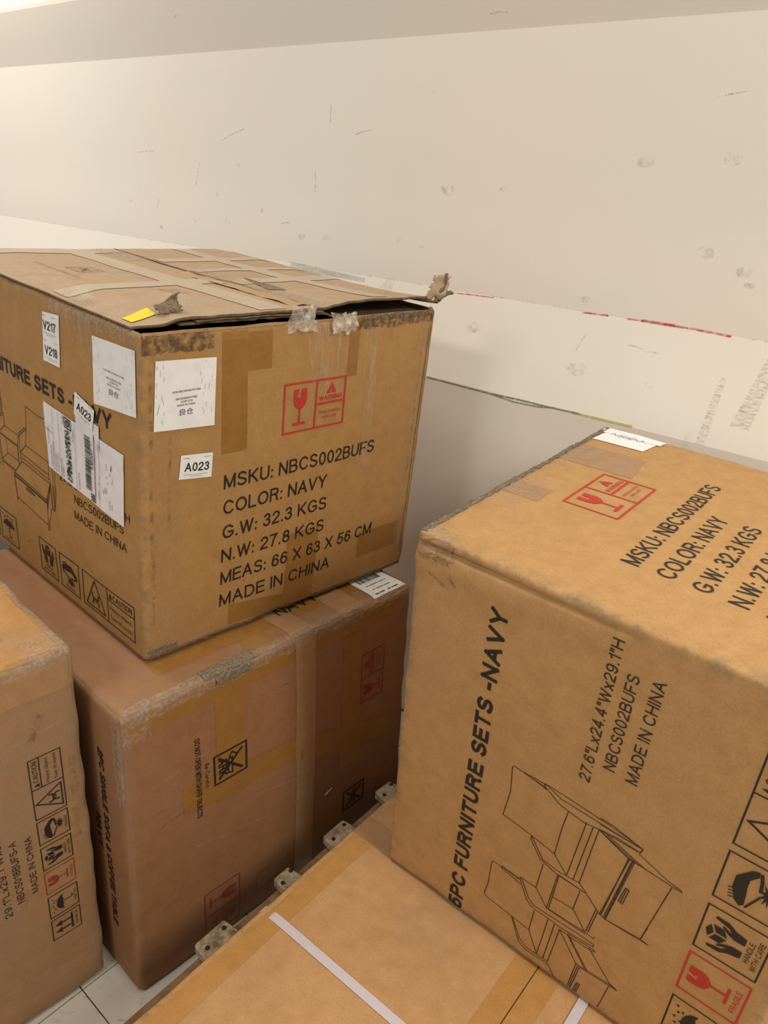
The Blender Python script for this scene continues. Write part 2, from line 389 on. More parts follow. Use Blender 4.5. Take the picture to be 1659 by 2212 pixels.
# ------------------------------------------------------------------ stroke lettering (plain sans, drawn as strips)
def _arc(cx, cy, rx, ry, a0, a1, n=7): return [(cx + rx * math.cos(math.radians(a0 + (a1 - a0) * k / n)), cy + ry * math.sin(math.radians(a0 + (a1 - a0) * k / n))) for k in range(n + 1)]
GL = {
'A': (.70, [[(0, 0), (.35, 1), (.70, 0)], [(.13, .34), (.57, .34)]]),
'B': (.62, [[(0, 0), (0, 1), (.33, 1)] + _arc(.33, .76, .24, .24, 90, -90)[1:] + [(0, .52)], [(.33, .52)] + _arc(.36, .26, .26, .26, 90, -90) + [(0, 0)]]),
'C': (.70, [_arc(.37, .5, .36, .5, 40, 320, 16)]),
'D': (.66, [[(0, 0), (0, 1), (.26, 1)] + _arc(.28, .5, .38, .5, 90, -90, 12) + [(0, 0)]]),
'E': (.56, [[(.56, 1), (0, 1), (0, 0), (.58, 0)], [(0, .52), (.52, .52)]]),
'F': (.54, [[(.56, 1), (0, 1), (0, 0)], [(0, .50), (.46, .50)]]),
'G': (.74, [_arc(.38, .5, .37, .5, 40, 320, 16) + [(.72, .2), (.72, .46), (.42, .46)]]),
'H': (.62, [[(0, 0), (0, 1)], [(.62, 0), (.62, 1)], [(0, .52), (.62, .52)]]),
'I': (.0, [[(0, 0), (0, 1)]]),
'J': (.42, [[(.42, 1), (.42, .28)] + _arc(.21, .24, .21, .24, 0, -170, 8)]),
'K': (.64, [[(0, 0), (0, 1)], [(.60, 1), (0, .40)], [(.20, .58), (.64, 0)]]),
'L': (.50, [[(0, 1), (0, 0), (.50, 0)]]),
'M': (.76, [[(0, 0), (0, 1), (.38, .06), (.76, 1), (.76, 0)]]),
'N': (.63, [[(0, 0), (0, 1), (.63, 0), (.63, 1)]]),
'O': (.76, [_arc(.38, .5, .38, .5, 90, 450, 20)]),
'P': (.58, [[(0, 0), (0, 1), (.32, 1)] + _arc(.32, .73, .26, .27, 90, -90) + [(0, .46)]]),
'Q': (.76, [_arc(.38, .5, .38, .5, 90, 450, 20), [(.46, .22), (.76, -.04)]]),
'R': (.64, [[(0, 0), (0, 1), (.36, 1)] + _arc(.36, .76, .25, .24, 90, -90) + [(0, .52)], [(.34, .52), (.52, .36), (.56, .1), (.62, 0)]]),
'S': (.60, [_arc(.30, .76, .27, .24, 25, 230, 9) + [(.30, .50)] + _arc(.30, .25, .30, .25, 60, -155, 10)]),
'T': (.60, [[(0, 1), (.60, 1)], [(.30, 1), (.30, 0)]]),
'U': (.62, [[(0, 1), (0, .30)] + _arc(.31, .30, .31, .30, 180, 360, 9) + [(.62, 1)]]),
'V': (.66, [[(0, 1), (.33, 0), (.66, 1)]]),
'W': (.96, [[(0, 1), (.24, 0), (.48, .96), (.72, 0), (.96, 1)]]),
'X': (.62, [[(0, 0), (.62, 1)], [(0, 1), (.62, 0)]]),
'Y': (.66, [[(0, 1), (.33, .42), (.66, 1)], [(.33, .42), (.33, 0)]]),
'Z': (.58, [[(0, 1), (.58, 1), (0, 0), (.58, 0)]]),
'0': (.50, [_arc(.25, .5, .25, .5, 90, 450, 18)]),
'1': (.26, [[(0, .76), (.22, .86), (.26, 1), (.26, 0)]]),
'2': (.50, [_arc(.25, .72, .24, .28, 170, -40, 10) + [(.05, .14), (0, 0), (.50, 0)]]),
'3': (.50, [_arc(.24, .76, .21, .24, 160, -90, 9), _arc(.24, .27, .25, .27, 90, -165, 10)]),
'4': (.52, [[(.38, 0), (.38, 1), (0, .26), (.52, .26)]]),
'5': (.50, [[(.46, 1), (.10, 1), (.04, .50)] + _arc(.24, .32, .26, .32, 130, -160, 11)]),
'6': (.50, [_arc(.26, .70, .22, .30, 30, 180, 7) + [(0, .40)], _arc(.25, .31, .25, .31, 180, 540, 16)]),
'7': (.50, [[(0, 1), (.50, 1), (.28, .56), (.16, 0)]]),
'8': (.50, [_arc(.25, .76, .21, .24, -90, 270, 14), _arc(.25, .26, .25, .26, 90, 450, 16)]),
'9': (.50, [_arc(.25, .69, .25, .31, 0, 360, 16), [(.50, .66)] + _arc(.24, .30, .24, .30, 0, -150, 8)]),
':': (.0, [[(0, 0), (0, .04)], [(0, .56), (0, .60)]]), '.': (.0, [[(0, 0), (0, .04)]]), '-': (.24, [[(0, .38), (.24, .38)]]), ',': (.0, [[(0, .04), (-.03, -.12)]]),
'"': (.16, [[(0, 1), (0, .74)], [(.16, 1), (.16, .74)]]),
'&': (.64, [[(.62, 0), (.16, .66)] + _arc(.28, .82, .15, .17, 200, -40, 8) + [(.10, .40)] + _arc(.24, .22, .23, .22, 130, 330, 8) + [(.58, .42)]]),
'x': (.42, [[(0, 0), (.42, .68)], [(0, .68), (.42, 0)]]),
}
def ribbon(pr, pts, w, closed=False, step=.018):
    P = []
    src = list(pts) + ([pts[0]] if closed else [])
    for a, b in zip(src, src[1:]):
        l = math.dist(a, b)
        if l < 1e-7: continue
        n = max(1, int(l / step)); P += [(a[0] + (b[0] - a[0]) * k / n, a[1] + (b[1] - a[1]) * k / n) for k in range(n)]
    if not P: return
    if not closed: P.append(src[-1])
    # split at very sharp corners
    N = len(P); h = w / 2
    def dr(a, b):
        l = math.dist(a, b) or 1e-9; return ((b[0] - a[0]) / l, (b[1] - a[1]) / l)
    if not closed:
        for i in range(1, N - 1):
            d0, d1 = dr(P[i - 1], P[i]), dr(P[i], P[i + 1])
            if d0[0] * d1[0] + d0[1] * d1[1] < -.35:
                ribbon(pr, P[:i + 1], w, False, 9); ribbon(pr, P[i:], w, False, 9); return
    b = len(pr.v)
    for i in range(N):
        if closed: d0, d1 = dr(P[i - 1], P[i]), dr(P[i], P[(i + 1) % N])
        else: d1 = dr(P[i], P[i + 1]) if i < N - 1 else None; d0 = dr(P[i - 1], P[i]) if i else d1; d1 = d1 or d0
        mx, my = d0[0] + d1[0], d0[1] + d1[1]; l = math.hypot(mx, my) or 1; mx /= l; my /= l
        k = min(2.2, 1 / max(.2, mx * d0[0] + my * d0[1])); x, y = P[i]
        if not closed and i == 0: x -= d1[0] * h; y -= d1[1] * h
        if not closed and i == N - 1: x += d0[0] * h; y += d0[1] * h
        pr.v += [(x - my * h * k, y + mx * h * k), (x + my * h * k, y - mx * h * k)]
    for i in range(N if closed else N - 1):
        j = (i + 1) % N; pr.f.append((b + 2 * i, b + 2 * i + 1, b + 2 * j + 1, b + 2 * j))
Print.line = lambda s, pts, w, closed=False: ribbon(s, pts, w, closed)
_old_text = Print.text
def stroke_text(s, body, x0, y0, w, h, bold=0.0, res=2, shear=0, rot=0):
    if any(c != ' ' and c not in GL for c in body): return _old_text(s, body, x0, y0, w, h, 0, res, shear, rot)
    sw = .138 if bold < .02 else (.15 if bold < .03 else .215); gap = .17 + sw * .75; X = 0; strokes = []
    for c in body:
        if c == ' ': X += .33 + sw * .3; continue
        gw, st = GL[c]
        if c in '.:': X += .03
        strokes += [[(X + a, b) for a, b in l] for l in st]; X += gw + gap + (.03 if c in '.:' else 0)
    X = max(a for l in strokes for a, b in l)
    swm = sw * h; ih = h - swm
    if w is None: w = X * ih + swm
    sx = (w - swm) / X; ca, sa = math.cos(rot), math.sin(rot); wd = swm * (1 if sx / ih > .8 else max(.72, sx / ih / .8))
    for l in strokes:
        ribbon(s, [(lambda lx, ly: (x0 + (lx + shear * ly) * ca - ly * sa, y0 + (lx + shear * ly) * sa + ly * ca))(swm / 2 + a * sx, swm / 2 + b * ih) for a, b in l], wd)
Print.text = stroke_text

def small_print(s, x0, y0, w, h, rot=0):      # print too small to read: a row of word-length dashes
    x = 0; k = 0; ca, sa = math.cos(rot), math.sin(rot)
    while x < w * .97:
        l = min(w - x, h * (1.2 + 1.1 * ((k * 7) % 4))); y = h / 2
        ribbon(s, [(x0 + x * ca - y * sa, y0 + x * sa + y * ca), (x0 + (x + l) * ca - y * sa, y0 + (x + l) * sa + y * ca)], h * .42); x += l + h * .9; k += 1
Print.small_print = small_print
FURN = [[(264,359),(314,354),(359,358),(363,355),(361,337)],[(264,359),(263,342),(259,310),(252,272),(229,249)],[(252,272),(306,270),(341,267)],[(361,337),(358,307),(355,303),(359,321),(361,337)],[(362,338),(363,306)],[(364,306),(360,307),(344,282),(341,267),(338,242),(343,221),(346,197),(344,166),(352,164),(359,206),(364,306)],[(364,306),(354,280),(352,164)],[(259,310),(252,310),(226,290),(219,262),(219,218)],[(259,310),(228,286),(226,259),(230,228),(220,217)],[(341,240),(230,248)],[(341,230),(230,238)],[(342,222),(229,229)],[(342,222),(323,176),(197,192),(230,228)],[(342,211),(324,159),(323,152)],[(323,176),(324,159)],[(323,169),(195,183)],[(323,172),(196,186)],[(197,192),(194,183),(198,132),(198,123)],[(227,130),(200,134)],[(272,170),(272,165),(241,168),(242,174),(272,170)],[(271,168),(242,171)],[(79,367),(109,363),(156,363),(161,360),(159,316)],[(79,367),(75,364),(71,315),(68,284),(30,264)],[(68,284),(117,282)],[(163,345),(161,314)],[(163,345),(158,345),(152,312)],[(166,313),(160,313),(129,297),(121,287),(121,240),(127,188),(132,188),(133,213),(127,284),(134,294),(163,310)],[(166,313),(166,287),(140,265)],[(166,287),(221,284)],[(140,265),(219,260)],[(141,262),(220,258)],[(220,258),(219,218)],[(216,225),(174,228),(170,260)],[(174,228),(145,204)],[(202,198),(149,203)],[(200,195),(149,200)],[(141,262),(145,204),(143,191),(147,190)],[(140,265),(142,203)],[(70,315),(66,313),(28,296),(21,281),(25,245)],[(68,312),(36,295),(27,281),(30,245)],[(118,259),(29,264)],[(119,248),(30,253)],[(116,239),(30,245)],[(116,239),(69,204),(-9,209)],[(116,239),(117,224),(71,187)],[(117,226),(72,191)],[(120,225),(122,187),(119,184)],[(115,226),(117,188),(119,184)],[(26,244),(-12,219)],[(69,204),(75,152),(73,141),(74,143),(77,153),(119,193)],[(67,198),(-9,205)],[(67,201),(-9,207)],[(67,199),(73,142)],[(70,153),(-9,161)],[(30,196),(31,191),(8,194),(8,199),(30,196)],[(30,194),(8,196)],[(362,224),(362,207),(356,180),(352,164),(344,166),(343,205),(342,220)],[(352,222),(352,168)],[(341,219),(324,177)],[(324,171),(194,184)],[(324,177),(198,190)],[(324,177),(322,120),(322,107),(324,108),(327,126),(341,166)],[(341,219),(323,164)],[(320,119),(200,134)],[(194,184),(200,134),(198,124)]]

# ------------------------------------------------------------------ setting: wall, ceiling, floor
def wall_prof(z):     # how far the plaster steps towards the room (+) or back (-)
    K = [(0, -.004), (.95, 0), (.975, .001), (1.0, -.006), (1.06, -.021), (1.12, -.037), (1.174, -.049), (1.178, -.049), (1.25, -.0530), (1.32, -.0565), (1.38, -.0580), (1.45, -.0565), (1.55, -.054), (1.688, -.051), (1.694, -.049), (1.76, -.022), (1.838, .004), (1.850, .004), (1.90, -.012), (2.2, -.02), (2.8, -.02)]
    for (a, p), (b, q) in zip(K, K[1:]):
        if z <= b: return p + (q - p) * (z - a) / (b - a)
    return 0
wm = MT('painted_plaster'); wv = wm.coord(); w1 = wm.noise(wv, 1.6, 3, .5); w2 = wm.noise(wm.coord(scale=(1, 1, .35), loc=(3, 1, 2)), 5, 6, .7); w3 = wm.noise(wv, 90, 3, .6)
wc = wm.mix(lin(240, 231, 219), lin(236, 233, 222), wm.ramp(w1, [(.4, g(0)), (.65, g(1))]))
wc = wm.mix(wc, lin(188, 180, 166), wm.ramp(w2, [(.66, g(0)), (.82, g(.55))]))
wm.l(wc, wm.p.inputs['Base Color']); wm.p.inputs['Roughness'].default_value = .62; wm.p.inputs['Specular IOR Level'].default_value = .3
wm.l(wm.bump(w3, .12, .0008, wm.bump(wm.noise(wv, 9, 3, .5), .15, .004)), wm.p.inputs['Normal'])
wall_m = wm.m
zs = [0, .5, .9, .95, .975, 1.0, 1.06, 1.12, 1.174, 1.178, 1.25, 1.32, 1.38, 1.45, 1.55, 1.688, 1.694, 1.76, 1.838, 1.850, 1.90, 2.2, 2.8]
ss = [-4.6 + .2 * i for i in range(39)]
def wpt(s_, z, off=0): return wall_pt(s_, z, wall_prof(z) + off)
nw = len(ss)
vs = [wpt(a, z) for z in zs for a in ss] + [wall_pt(a, z, -.12) for z in (0, 2.8) for a in (ss[0], ss[-1])]
fs = [(j * nw + i, j * nw + i + 1, (j + 1) * nw + i + 1, (j + 1) * nw + i) for j in range(len(zs) - 1) for i in range(nw - 1)]
b = len(zs) * nw; fs += [(b + 1, b, b + 2, b + 3)]
wall = mesh('wall_back', vs, fs, wall_m, None, True); wall['kind'] = 'structure'
wall.modifiers.new('edge', 'EDGE_SPLIT').split_angle = math.radians(12)
sc_grey = soft('wall_scuff', lin(150, 146, 136), .44, .74, .34, 70); sc_line = soft('wall_pencil', lin(130, 130, 118), .42, .66, .55, 120); sc_seam = soft('wall_hairline', lin(160, 154, 142), .50, .70, .45, 30)
sc_red = soft('wall_red_crayon', lin(206, 60, 66), .36, .62, .9, 90); sc_green = soft('wall_green_line', lin(140, 146, 116), .34, .5, .9, 120)
sc_yel = soft('wall_yellow_line', lin(196, 192, 110), .30, .5, .95, 120); sc_dark = soft('wall_dark_rub', lin(150, 146, 138), .46, .66, .45, 300, (.25, .25, 1.3))
def wmark(name, mat, draws):
    p = Print(); draws(p); p.emit(name, wpt, .0007, mat, wall)
seam = [(-4.4 + .1 * i, 1.174 + .002 * noise.noise(V((i * .7, 0, 0)))) for i in range(60)]
wmark('hairline_crack', sc_seam, lambda p: p.line(seam, .0022))
def rd(p):
    p.line([(-1.044, 1.167), (-.98, 1.170), (-.917, 1.172)], .002); p.line([(-.696, 1.172), (-.673, 1.173), (-.643, 1.174)], .0032)
    p.line([(-.60, 1.174), (-.568, 1.175)], .003); p.line([(-.568, 1.175), (-.507, 1.1755)], .005); p.line([(-.507, 1.175), (-.467, 1.1752), (-.40, 1.173)], .004)
wmark('red_scuff', sc_red, rd)
def gd(p):
    p.line([(-1.041, .972), (-.993, .972), (-.863, .971), (-.791, .974), (-.722, .974), (-.646, .976)], .0035)
    p.line([(-.863, .971), (-.802, .966), (-.738, .969), (-.701, .976)], .0028)
wmark('green_scuff_line', sc_green, gd)
wmark('yellow_scuff_line', sc_yel, lambda p: p.line([(-.66, .9755), (-.584, .976), (-.53, .977)], .0042))
def rub(p):
    p.poly([(-.352, 1.02), (-.318, 1.02), (-.300, 1.17), (-.322, 1.17)]); p.poly([(-.402, .975), (-.385, .975), (-.383, 1.10), (-.395, 1.10)])
wmark('dark_rub_mark', sc_dark, rub)
def dots(p):
    for (x, z), r in zip([(-1.077, 1.388), (-.933, 1.396), (-.626, 1.458), (-.472, 1.468), (-.404, 1.286), (-1.135, 1.257), (-1.493, 1.372), (-2.288, 1.332), (-2.173, 1.218), (-2.346, 1.288), (-1.804, 1.409),
                          (-.482, 1.312), (-.698, 1.198), (-.678, 1.061), (-1.54, 1.246), (-1.206, 1.268), (-1.85, 1.26), (-2.0, 1.25), (-1.7, 1.30), (-1.9, 1.33), (-1.45, 1.25), (-.95, 1.10), (-.52, 1.06), (-.39, 1.265)],
                         [.02, .008, .018, .018, .016, .008, .006, .008, .012, .010, .008, .018, .012, .024, .016, .008, .014, .01, .01, .008, .012, .02, .01, .01]):
        n = 9; p.poly([(x + r * (1 + .5 * noise.noise(V((x * 9, k, z)))) * math.cos(6.283 * k / n), z + r * .6 * (1 + .6 * noise.noise(V((x * 9, k, z + 5)))) * math.sin(6.283 * k / n)) for k in range(n)])
wmark('grey_smudge', sc_grey, dots)
def scr(p):
    for x, z, dx, dz in [(-1.364, 1.494, .05, .01), (-1.873, 1.473, .10, .03), (-2.294, 1.431, .09, .005), (-2.0, 1.35, .02, .06), (-1.0, 1.715, .04, 0), (-2.027, 1.766, .015, .008), (-1.45, 1.52, .002, .04), (-1.5, 1.36, .001, .05),
                         (-.69, 1.097, .012, .035), (-.585, 1.125, .03, -.002), (-.55, 1.118, .03, .002), (-.53, 1.56, .06, .012), (-1.14, 1.58, .003, .003), (-2.2, 1.27, .012, .03), (-1.62, 1.272, .03, .004)]:
        p.line([(x, z), (x + dx * .5, z + dz * .5 + .002), (x + dx, z + dz)], .0022)
wmark('pencil_scratch', sc_line, scr)
# peeled edge of paint behind the box
pp = Print(); pp.quad((-1.575, 1.158), (-1.30, 1.158), (-1.30, 1.168), (-1.575, 1.178)); pp.emit('lifted_tape', wpt, .001, clear_tape('old_wall_tape', .3, .7, .15, .5, col=lin(176, 174, 168)), wall)

ceil_m = flat('ceiling_paint', lin(224, 220, 210), .8)
box_mesh('ceiling', WN * .2 + V((0, 0, 2.86)), WD, WN, V((0, 0, 1)), 7.6, 2.6 + 2.5, .1, ceil_m, None, 0)['kind'] = 'structure'

fm = MT('vinyl_tile'); fv = fm.coord(scale=(1, 3, 1)); fn_ = fm.noise(fv, 26, 5, .7)
fc = fm.mix(lin(212, 206, 192), lin(150, 144, 130), fm.ramp(fn_, [(.58, g(0)), (.72, g(.75))])); fm.l(fc, fm.p.inputs['Base Color']); fm.p.inputs['Roughness'].default_value = .35
tile_m = fm.m; grout = flat('floor_screed', lin(84, 78, 70), .9)
floor = box_mesh('floor', WN * (-.62) + WD * -.8 + V((0, 0, -.055)), WD, WN, V((0, 0, 1)), 7.6, 4.2, .1, grout, None, 0); floor['kind'] = 'structure'
T = .3048; tm = None
for i in range(-5, 6):
    for j in range(-4, 5):
        c = WD * (-.933 + T * (i + .5)) + WN * (.3976 + T * (j + .5))
        over = c.dot(WN) + T / 2 - WDIST
        if over > T - .03: continue
        if over > 0:
            dpt = T - over - .004
            o = box_mesh('floor_tile', V((0, 0, -.0025)), WD, WN, V((0, 0, 1)), T - .0022, dpt, .005, tile_m, None, .0006)
            o.location = c - WN * (T - dpt) / 2; o.parent = floor; continue
        if tm is None:
            o = box_mesh('floor_tile', V((0, 0, -.0025)), WD, WN, V((0, 0, 1)), T - .0022, T - .0022, .005, tile_m, None, .0006); tm = o.data
            o.location = c; o.parent = floor
        else:
            o = bpy.data.objects.new('floor_tile', tm); S.collection.objects.link(o); o.location = c; o.parent = floor

# ------------------------------------------------------------------ cartons
def root(name, geo, label):
    lo = [geo.C[(i, j, 0)] for i in (0, 1) for j in (0, 1)]
    c = sum(lo, V((0, 0, 0))) / 4
    return empty(name, c, label, 'box', 'brown cardboard furniture cartons')
def sheets(geo_map, name, mat, parent, quads, off, label=None, amp=0, thick=0):
    for q in quads:
        p = Print(); p.quad(*q)
        p.emit(name, geo_map, off, mat, parent, label, thick, (lambda x, y: amp * noise.noise(V((x * 60, y * 25, off * 999)))) if amp else None)
def crumple(name, c, ax, ay, sx, sy, amp, mat, parent, seed=0, n=11, jag=.25, freq=28, thick=.0008):
    nz = ax.cross(ay).normalized(); vs = []; fs = []
    for j in range(n):
        for i in range(n):
            u, v = i / (n - 1) - .5, j / (n - 1) - .5
            k = 1 + jag * noise.noise(V((u * 5 + seed, v * 5, seed)))
            P = V(c) + ax * u * sx * k + ay * v * sy * k
            q = P * freq + V((seed * 9.1, seed, 0))
            P += nz * amp * (noise.noise(q) + .5 * noise.noise(q * 2.3)) + ax * amp * .4 * noise.noise(q + V((9, 0, 0)))
            vs.append(P)
    for j in range(n - 1):
        for i in range(n - 1):
            a = j * n + i
            if (i in (0, n - 2) or j in (0, n - 2)) and noise.noise(V((i * 1.7 + seed, j * 1.3, 3))) > .22: continue
            fs.append((a, a + 1, a + n + 1, a + n))
    o = mesh(name, vs, fs, mat, parent, True)
    if thick: md = o.modifiers.new('thickness', 'SOLIDIFY'); md.thickness = thick
    return o
def rough_strip(name, fmap, x0, x1, w0, w1, off, amp, mat, parent, seed=0, axis=0, n=60, m=6, thick=0):
    """ragged strip running along one face axis"""
    vs = []; fs = []
    for i in range(n + 1):
        a = x0 + (x1 - x0) * i / n; e0 = .35 * noise.noise(V((i * .45, seed, 0))); e1 = .35 * noise.noise(V((i * .45, seed, 7)))
        for j in range(m + 1):
            t = j / m; b = w0 + (w1 - w0) * (t * (1 + e1 - e0) + e0) if True else 0
            h = off + amp * max(-.4, noise.noise(V((i * .5, j * .9, seed)))) * math.sin(math.pi * min(1, max(0, t)))
            vs.append(fmap(*((a, b) if axis == 0 else (b, a)), h))
    for i in range(n):
        for j in range(m):
            q = i * (m + 1) + j; fs.append((q, q + 1, q + m + 2, q + m + 1))
    o = mesh(name, vs, fs, mat, parent, True)
    if thick: md = o.modifiers.new('thickness', 'SOLIDIFY'); md.thickness = thick
    return o

rA_name = ''
# prints shared by the two navy furniture cartons
def print_msku(fmap, r, ox=0, oy=0, off=.0009):
    for t, y, x1 in (('MSKU: NBCS002BUFS', .290, .494), ('COLOR: NAVY', .2435, .373), ('G.W: 32.3 KGS', .1975, .378), ('N.W: 27.8 KGS', .1515, .377), ('MEAS: 66 X 63 X 56 CM', .107, .515), ('MADE IN CHINA', .0615, .404)):
        p = Print(); p.text(t, .144 + ox, y + oy, x1 - .144, .0255, .006); p.emit('printed_text', fmap, off, black_ink, r)
def print_5pc(fmap, r, x0, x1, ty, icons, dmap, side, off=.0009):
    p = Print(); p.text('5PC FURNITURE SETS -NAVY', x0, ty, x1 - x0, .0265, .035); p.emit('printed_title', fmap, off, black_ink, r)
    for t, x, y, w_ in (('27.6"Lx24.4"Wx29.1"H', side[0], .2495, side[1]), ('NBCS002BUFS', side[2], .2225, .152), ('MADE IN CHINA', side[2] - .002, .1925, .162)):
        p = Print(); p.text(t, x, y + side[3], w_, .0155, .004); p.emit('printed_text', fmap, off, thin_ink, r)
    p = Print()
    for l in FURN: p.line([dmap(a / 1000, b / 1000) for a, b in l], .0013)
    p.emit('furniture_drawing', fmap, off, thin_ink, r)
    for fnc, nm, x, w in icons[0]:
        p = Print(); fnc(p, x, icons[1], w, icons[2], .0022 if fnc is not mk_fragile else .0026)
        p.emit(nm, fmap, off, (red_ink if r.name != rA_name else red_worn) if fnc is mk_fragile else (black_ink if r.name != rA_name else thin_ink), r)

# ---- carton B: long tall carton under the big one
B = BoxGeo({(0,0,0):(-.3746,.8881,.001),(0,0,1):(-.3705,.887,.625),(0,1,0):(-.8631,1.3298,.001),(0,1,1):(-.8631,1.3298,.625),(1,0,0):(.0869,1.3993,.001),(1,0,1):(.0700,1.3800,.625),(1,1,0):(-.424,1.8185,.001),(1,1,1):(-.424,1.8185,.625)},
           (.657, .66, .625), r=.010, bulge={(1, 0): .005, (0, 0): .004}, seed=2, crush=.005)
rB = root('cardboard_box', B, 'worn brown carton on the floor carrying the big torn furniture carton')
B.body('carton_body', card_b, rB)
bf = lambda x, y, o=0: B.pos((x, 0, y), o); bl = lambda x, y, o=0: B.pos((0, .66 - x, y), o); bt = lambda x, y, o=0: B.pos((x, y, .625), o)
sheets(bf, 'tape_strip', brown_tape, rB, [((.004, .575), (.652, .575), (.652, .612), (.004, .612))], .0003)
sheets(bf, 'tape_strip', brown_tape, rB, [((.166, .35), (.228, .35), (.228, .585), (.166, .585)), ((.10, .365), (.335, .345), (.335, .40), (.10, .425)), ((.335, .335), (.60, .25), (.62, .30), (.335, .40)),
                                          ((.46, .24), (.515, .24), (.518, .57), (.46, .57)), ((.25, .06), (.52, .09), (.52, .17), (.25, .10))], .0005)
sheets(bf, 'tape_strip', tan_tape, rB, [((.343, .004), (.39, .004), (.389, .618), (.341, .618))], .0008, 'pale parcel tape running down the front', .0006)
sheets(bt, 'tape_strip', tan_tape, rB, [((.341, .004), (.389, .004), (.385, .12), (.335, .12)), ((.46, .005), (.52, .005), (.52, .12), (.46, .12))], .0006)
sheets(bt, 'tape_strip', brown_tape, rB, [((.10, .06), (.60, .05), (.60, .10), (.10, .11)), ((.24, .004), (.30, .004), (.33, .09), (.27, .09))], .0004)
sheets(bt, 'tape_strip', gloss, rB, [((.01, .004), (.64, .004), (.64, .05), (.01, .05))], .0009, None, .0008)
rough_strip('creased_tape', bt, .01, .645, -.0, .017, .0012, .003, film, rB, 1)
rough_strip('creased_tape', bf, .01, .645, .600, .622, .0012, .003, film, rB, 2)
rough_strip('creased_tape', bl, .635, .657, .45, .62, .0012, .002, film, rB, 3, axis=0, n=8, m=20)
rough_strip('creased_tape', bf, .002, .05, .57, .622, .0016, .004, film, rB, 4, n=14, m=12)
rough_strip('crushed_edge', bf, .17, .245, .604, .622, .0022, .006, fluff, rB, 5, n=30)
rough_strip('crushed_edge', bt, .15, .26, -.001, .022, .0022, .005, fluff, rB, 6, n=30)
rough_strip('crushed_edge', bf, .46, .65, .607, .622, .0018, .003, tan_tape, rB, 8, n=30)
p = Print(); p.text('DO NOT OPEN WITH SHARP OBJECTS', .1245, .516, .174, .0105, .02, rot=-math.pi / 2); p.emit('printed_text', bf, .0010, black_ink, rB)
p = Print(); p.text('Be Careful', .1425, .4545, .052, .0085, .01, rot=-math.pi / 2); p.emit('printed_text', bf, .0010, black_ink, rB)
q = Print(); mk_knife(q, 0, 0, .062, .066, .003); q.text('ARK', .012, .008, .04, .018, .03); p = Print(); p.place(q, .1608, .4625 - .004, 1, 1, -math.pi / 2); p.emit('printed_mark', bf, .0011, black_ink, rB)
q = Print(); mk_knife(q, 0, 0, .055, .06, .003); p = Print(); p.place(q, .475, .165, 1, 1, -math.pi / 2); p.emit('printed_mark', bf, .0011, black_ink, rB)
q = Print(); mk_warning(q, 0, 0, .122, .075, .0028); p = Print(); p.place(q, .133, .143, 1, 1, -math.pi / 2); p.emit('fragile_mark', bf, .0010, dull_red, rB, 'dark red fragile warning near the foot')
p = Print(); p.place(q, .5788, .386, 1, .86, math.pi / 2); p.emit('fragile_mark', bf, .0010, dull_red, rB, 'dark red fragile warning near the top')
p = Print(); p.text('2PC SINGLE SOFA & COFFEE TABLE', .583, .528, .400, .016, .03, shear=.25, rot=-math.pi / 2 - .0); p.emit('printed_title', bl, .0010, black_ink, rB)
p = Print(); p.text('NAVY', .556, .372, .075, .016, .03, shear=.25, rot=-math.pi / 2); p.emit('printed_title', bl, .0010, black_ink, rB)
for t, x, y, w_ in (('COLOR:', .195, .100, .10), ('NAVY', .365, .074, .10)):
    p = Print(); p.text(t, x, y, w_, .026, .01); p.emit('printed_text', bt, .0010, black_ink, rB)
p = Print(); p.poly([(.4165, .198), (.425, .196), (.441, .205), (.436, .208), (.425, .203)]); p.emit('torn_paper', bf, .0012, paper, rB, 'small torn white scrap')
p = Print(); p.quad((.5526, .0068), (.6448, .0073), (.640, .0942), (.5535, .0949)); lb = p.emit('paper_label', bt, .0014, paper, rB, 'white barcode label near the right end')
p = Print()
x = .566
while x < .626:
    w_ = random.choice((.0008, .0014, .0022)); p.quad((x, .062), (x + w_, .062), (x + w_, .079), (x, .079)); x += w_ + random.choice((.0008, .0013, .002))
p.small_print(.575, .087, .025, .003); p.small_print(.570, .046, .056, .0045); p.small_print(.572, .029, .048, .0045); p.small_print(.565, .013, .024, .0055); p.small_print(.600, .013, .028, .0055)
p.emit('label_print', bt, .0018, label_ink, lb)

# ---- carton C: lower left
C = BoxGeo({(0,0,0):(-.4506,.932,.001),(0,0,1):(-.4472,.9289,.7201),(0,1,0):(-.9288,1.3798,.001),(0,1,1):(-.9288,1.3798,.7204),(1,0,0):(-.8965,.447,.001),(1,0,1):(-.8965,.447,.7204),(1,1,0):(-1.379,.8973,.001),(1,1,1):(-1.379,.8973,.7204)},
           (.66, .66, .72), r=.010, bulge={(1, 0): .004}, seed=3, crush=.006)
rC = root('cardboard_box', C, 'scuffed brown carton at the lower left with handling marks in a column')
C.body('carton_body', card_c, rC)
cf = lambda x, y, o=0: C.pos((.66 - x, 0, y), o); ct = lambda x, y, o=0: C.pos((.66 - x, y, .72), o); cb = lambda x, y, o=0: C.pos((0, x, y), o)
sheets(ct, 'tape_strip', orange_tape, rC, [((.40, .005), (.655, .005), (.655, .075), (.40, .075)), ((.59, .075), (.655, .075), (.655, .64), (.59, .64))], .0005)
sheets(ct, 'tape_strip', gloss, rC, [((.45, .02), (.65, .02), (.65, .10), (.45, .10))], .0009, None, .0012)
sheets(cf, 'tape_strip', tan_tape, rC, [((.30, .655), (.655, .655), (.655, .712), (.30, .712))], .0005)
rough_strip('creased_tape', ct, .01, .65, .645, .660, .0012, .004, film, rC, 11, axis=1)
rough_strip('creased_tape', ct, .60, .657, .0, .060, .0018, .005, film, rC, 12, n=22, m=14)
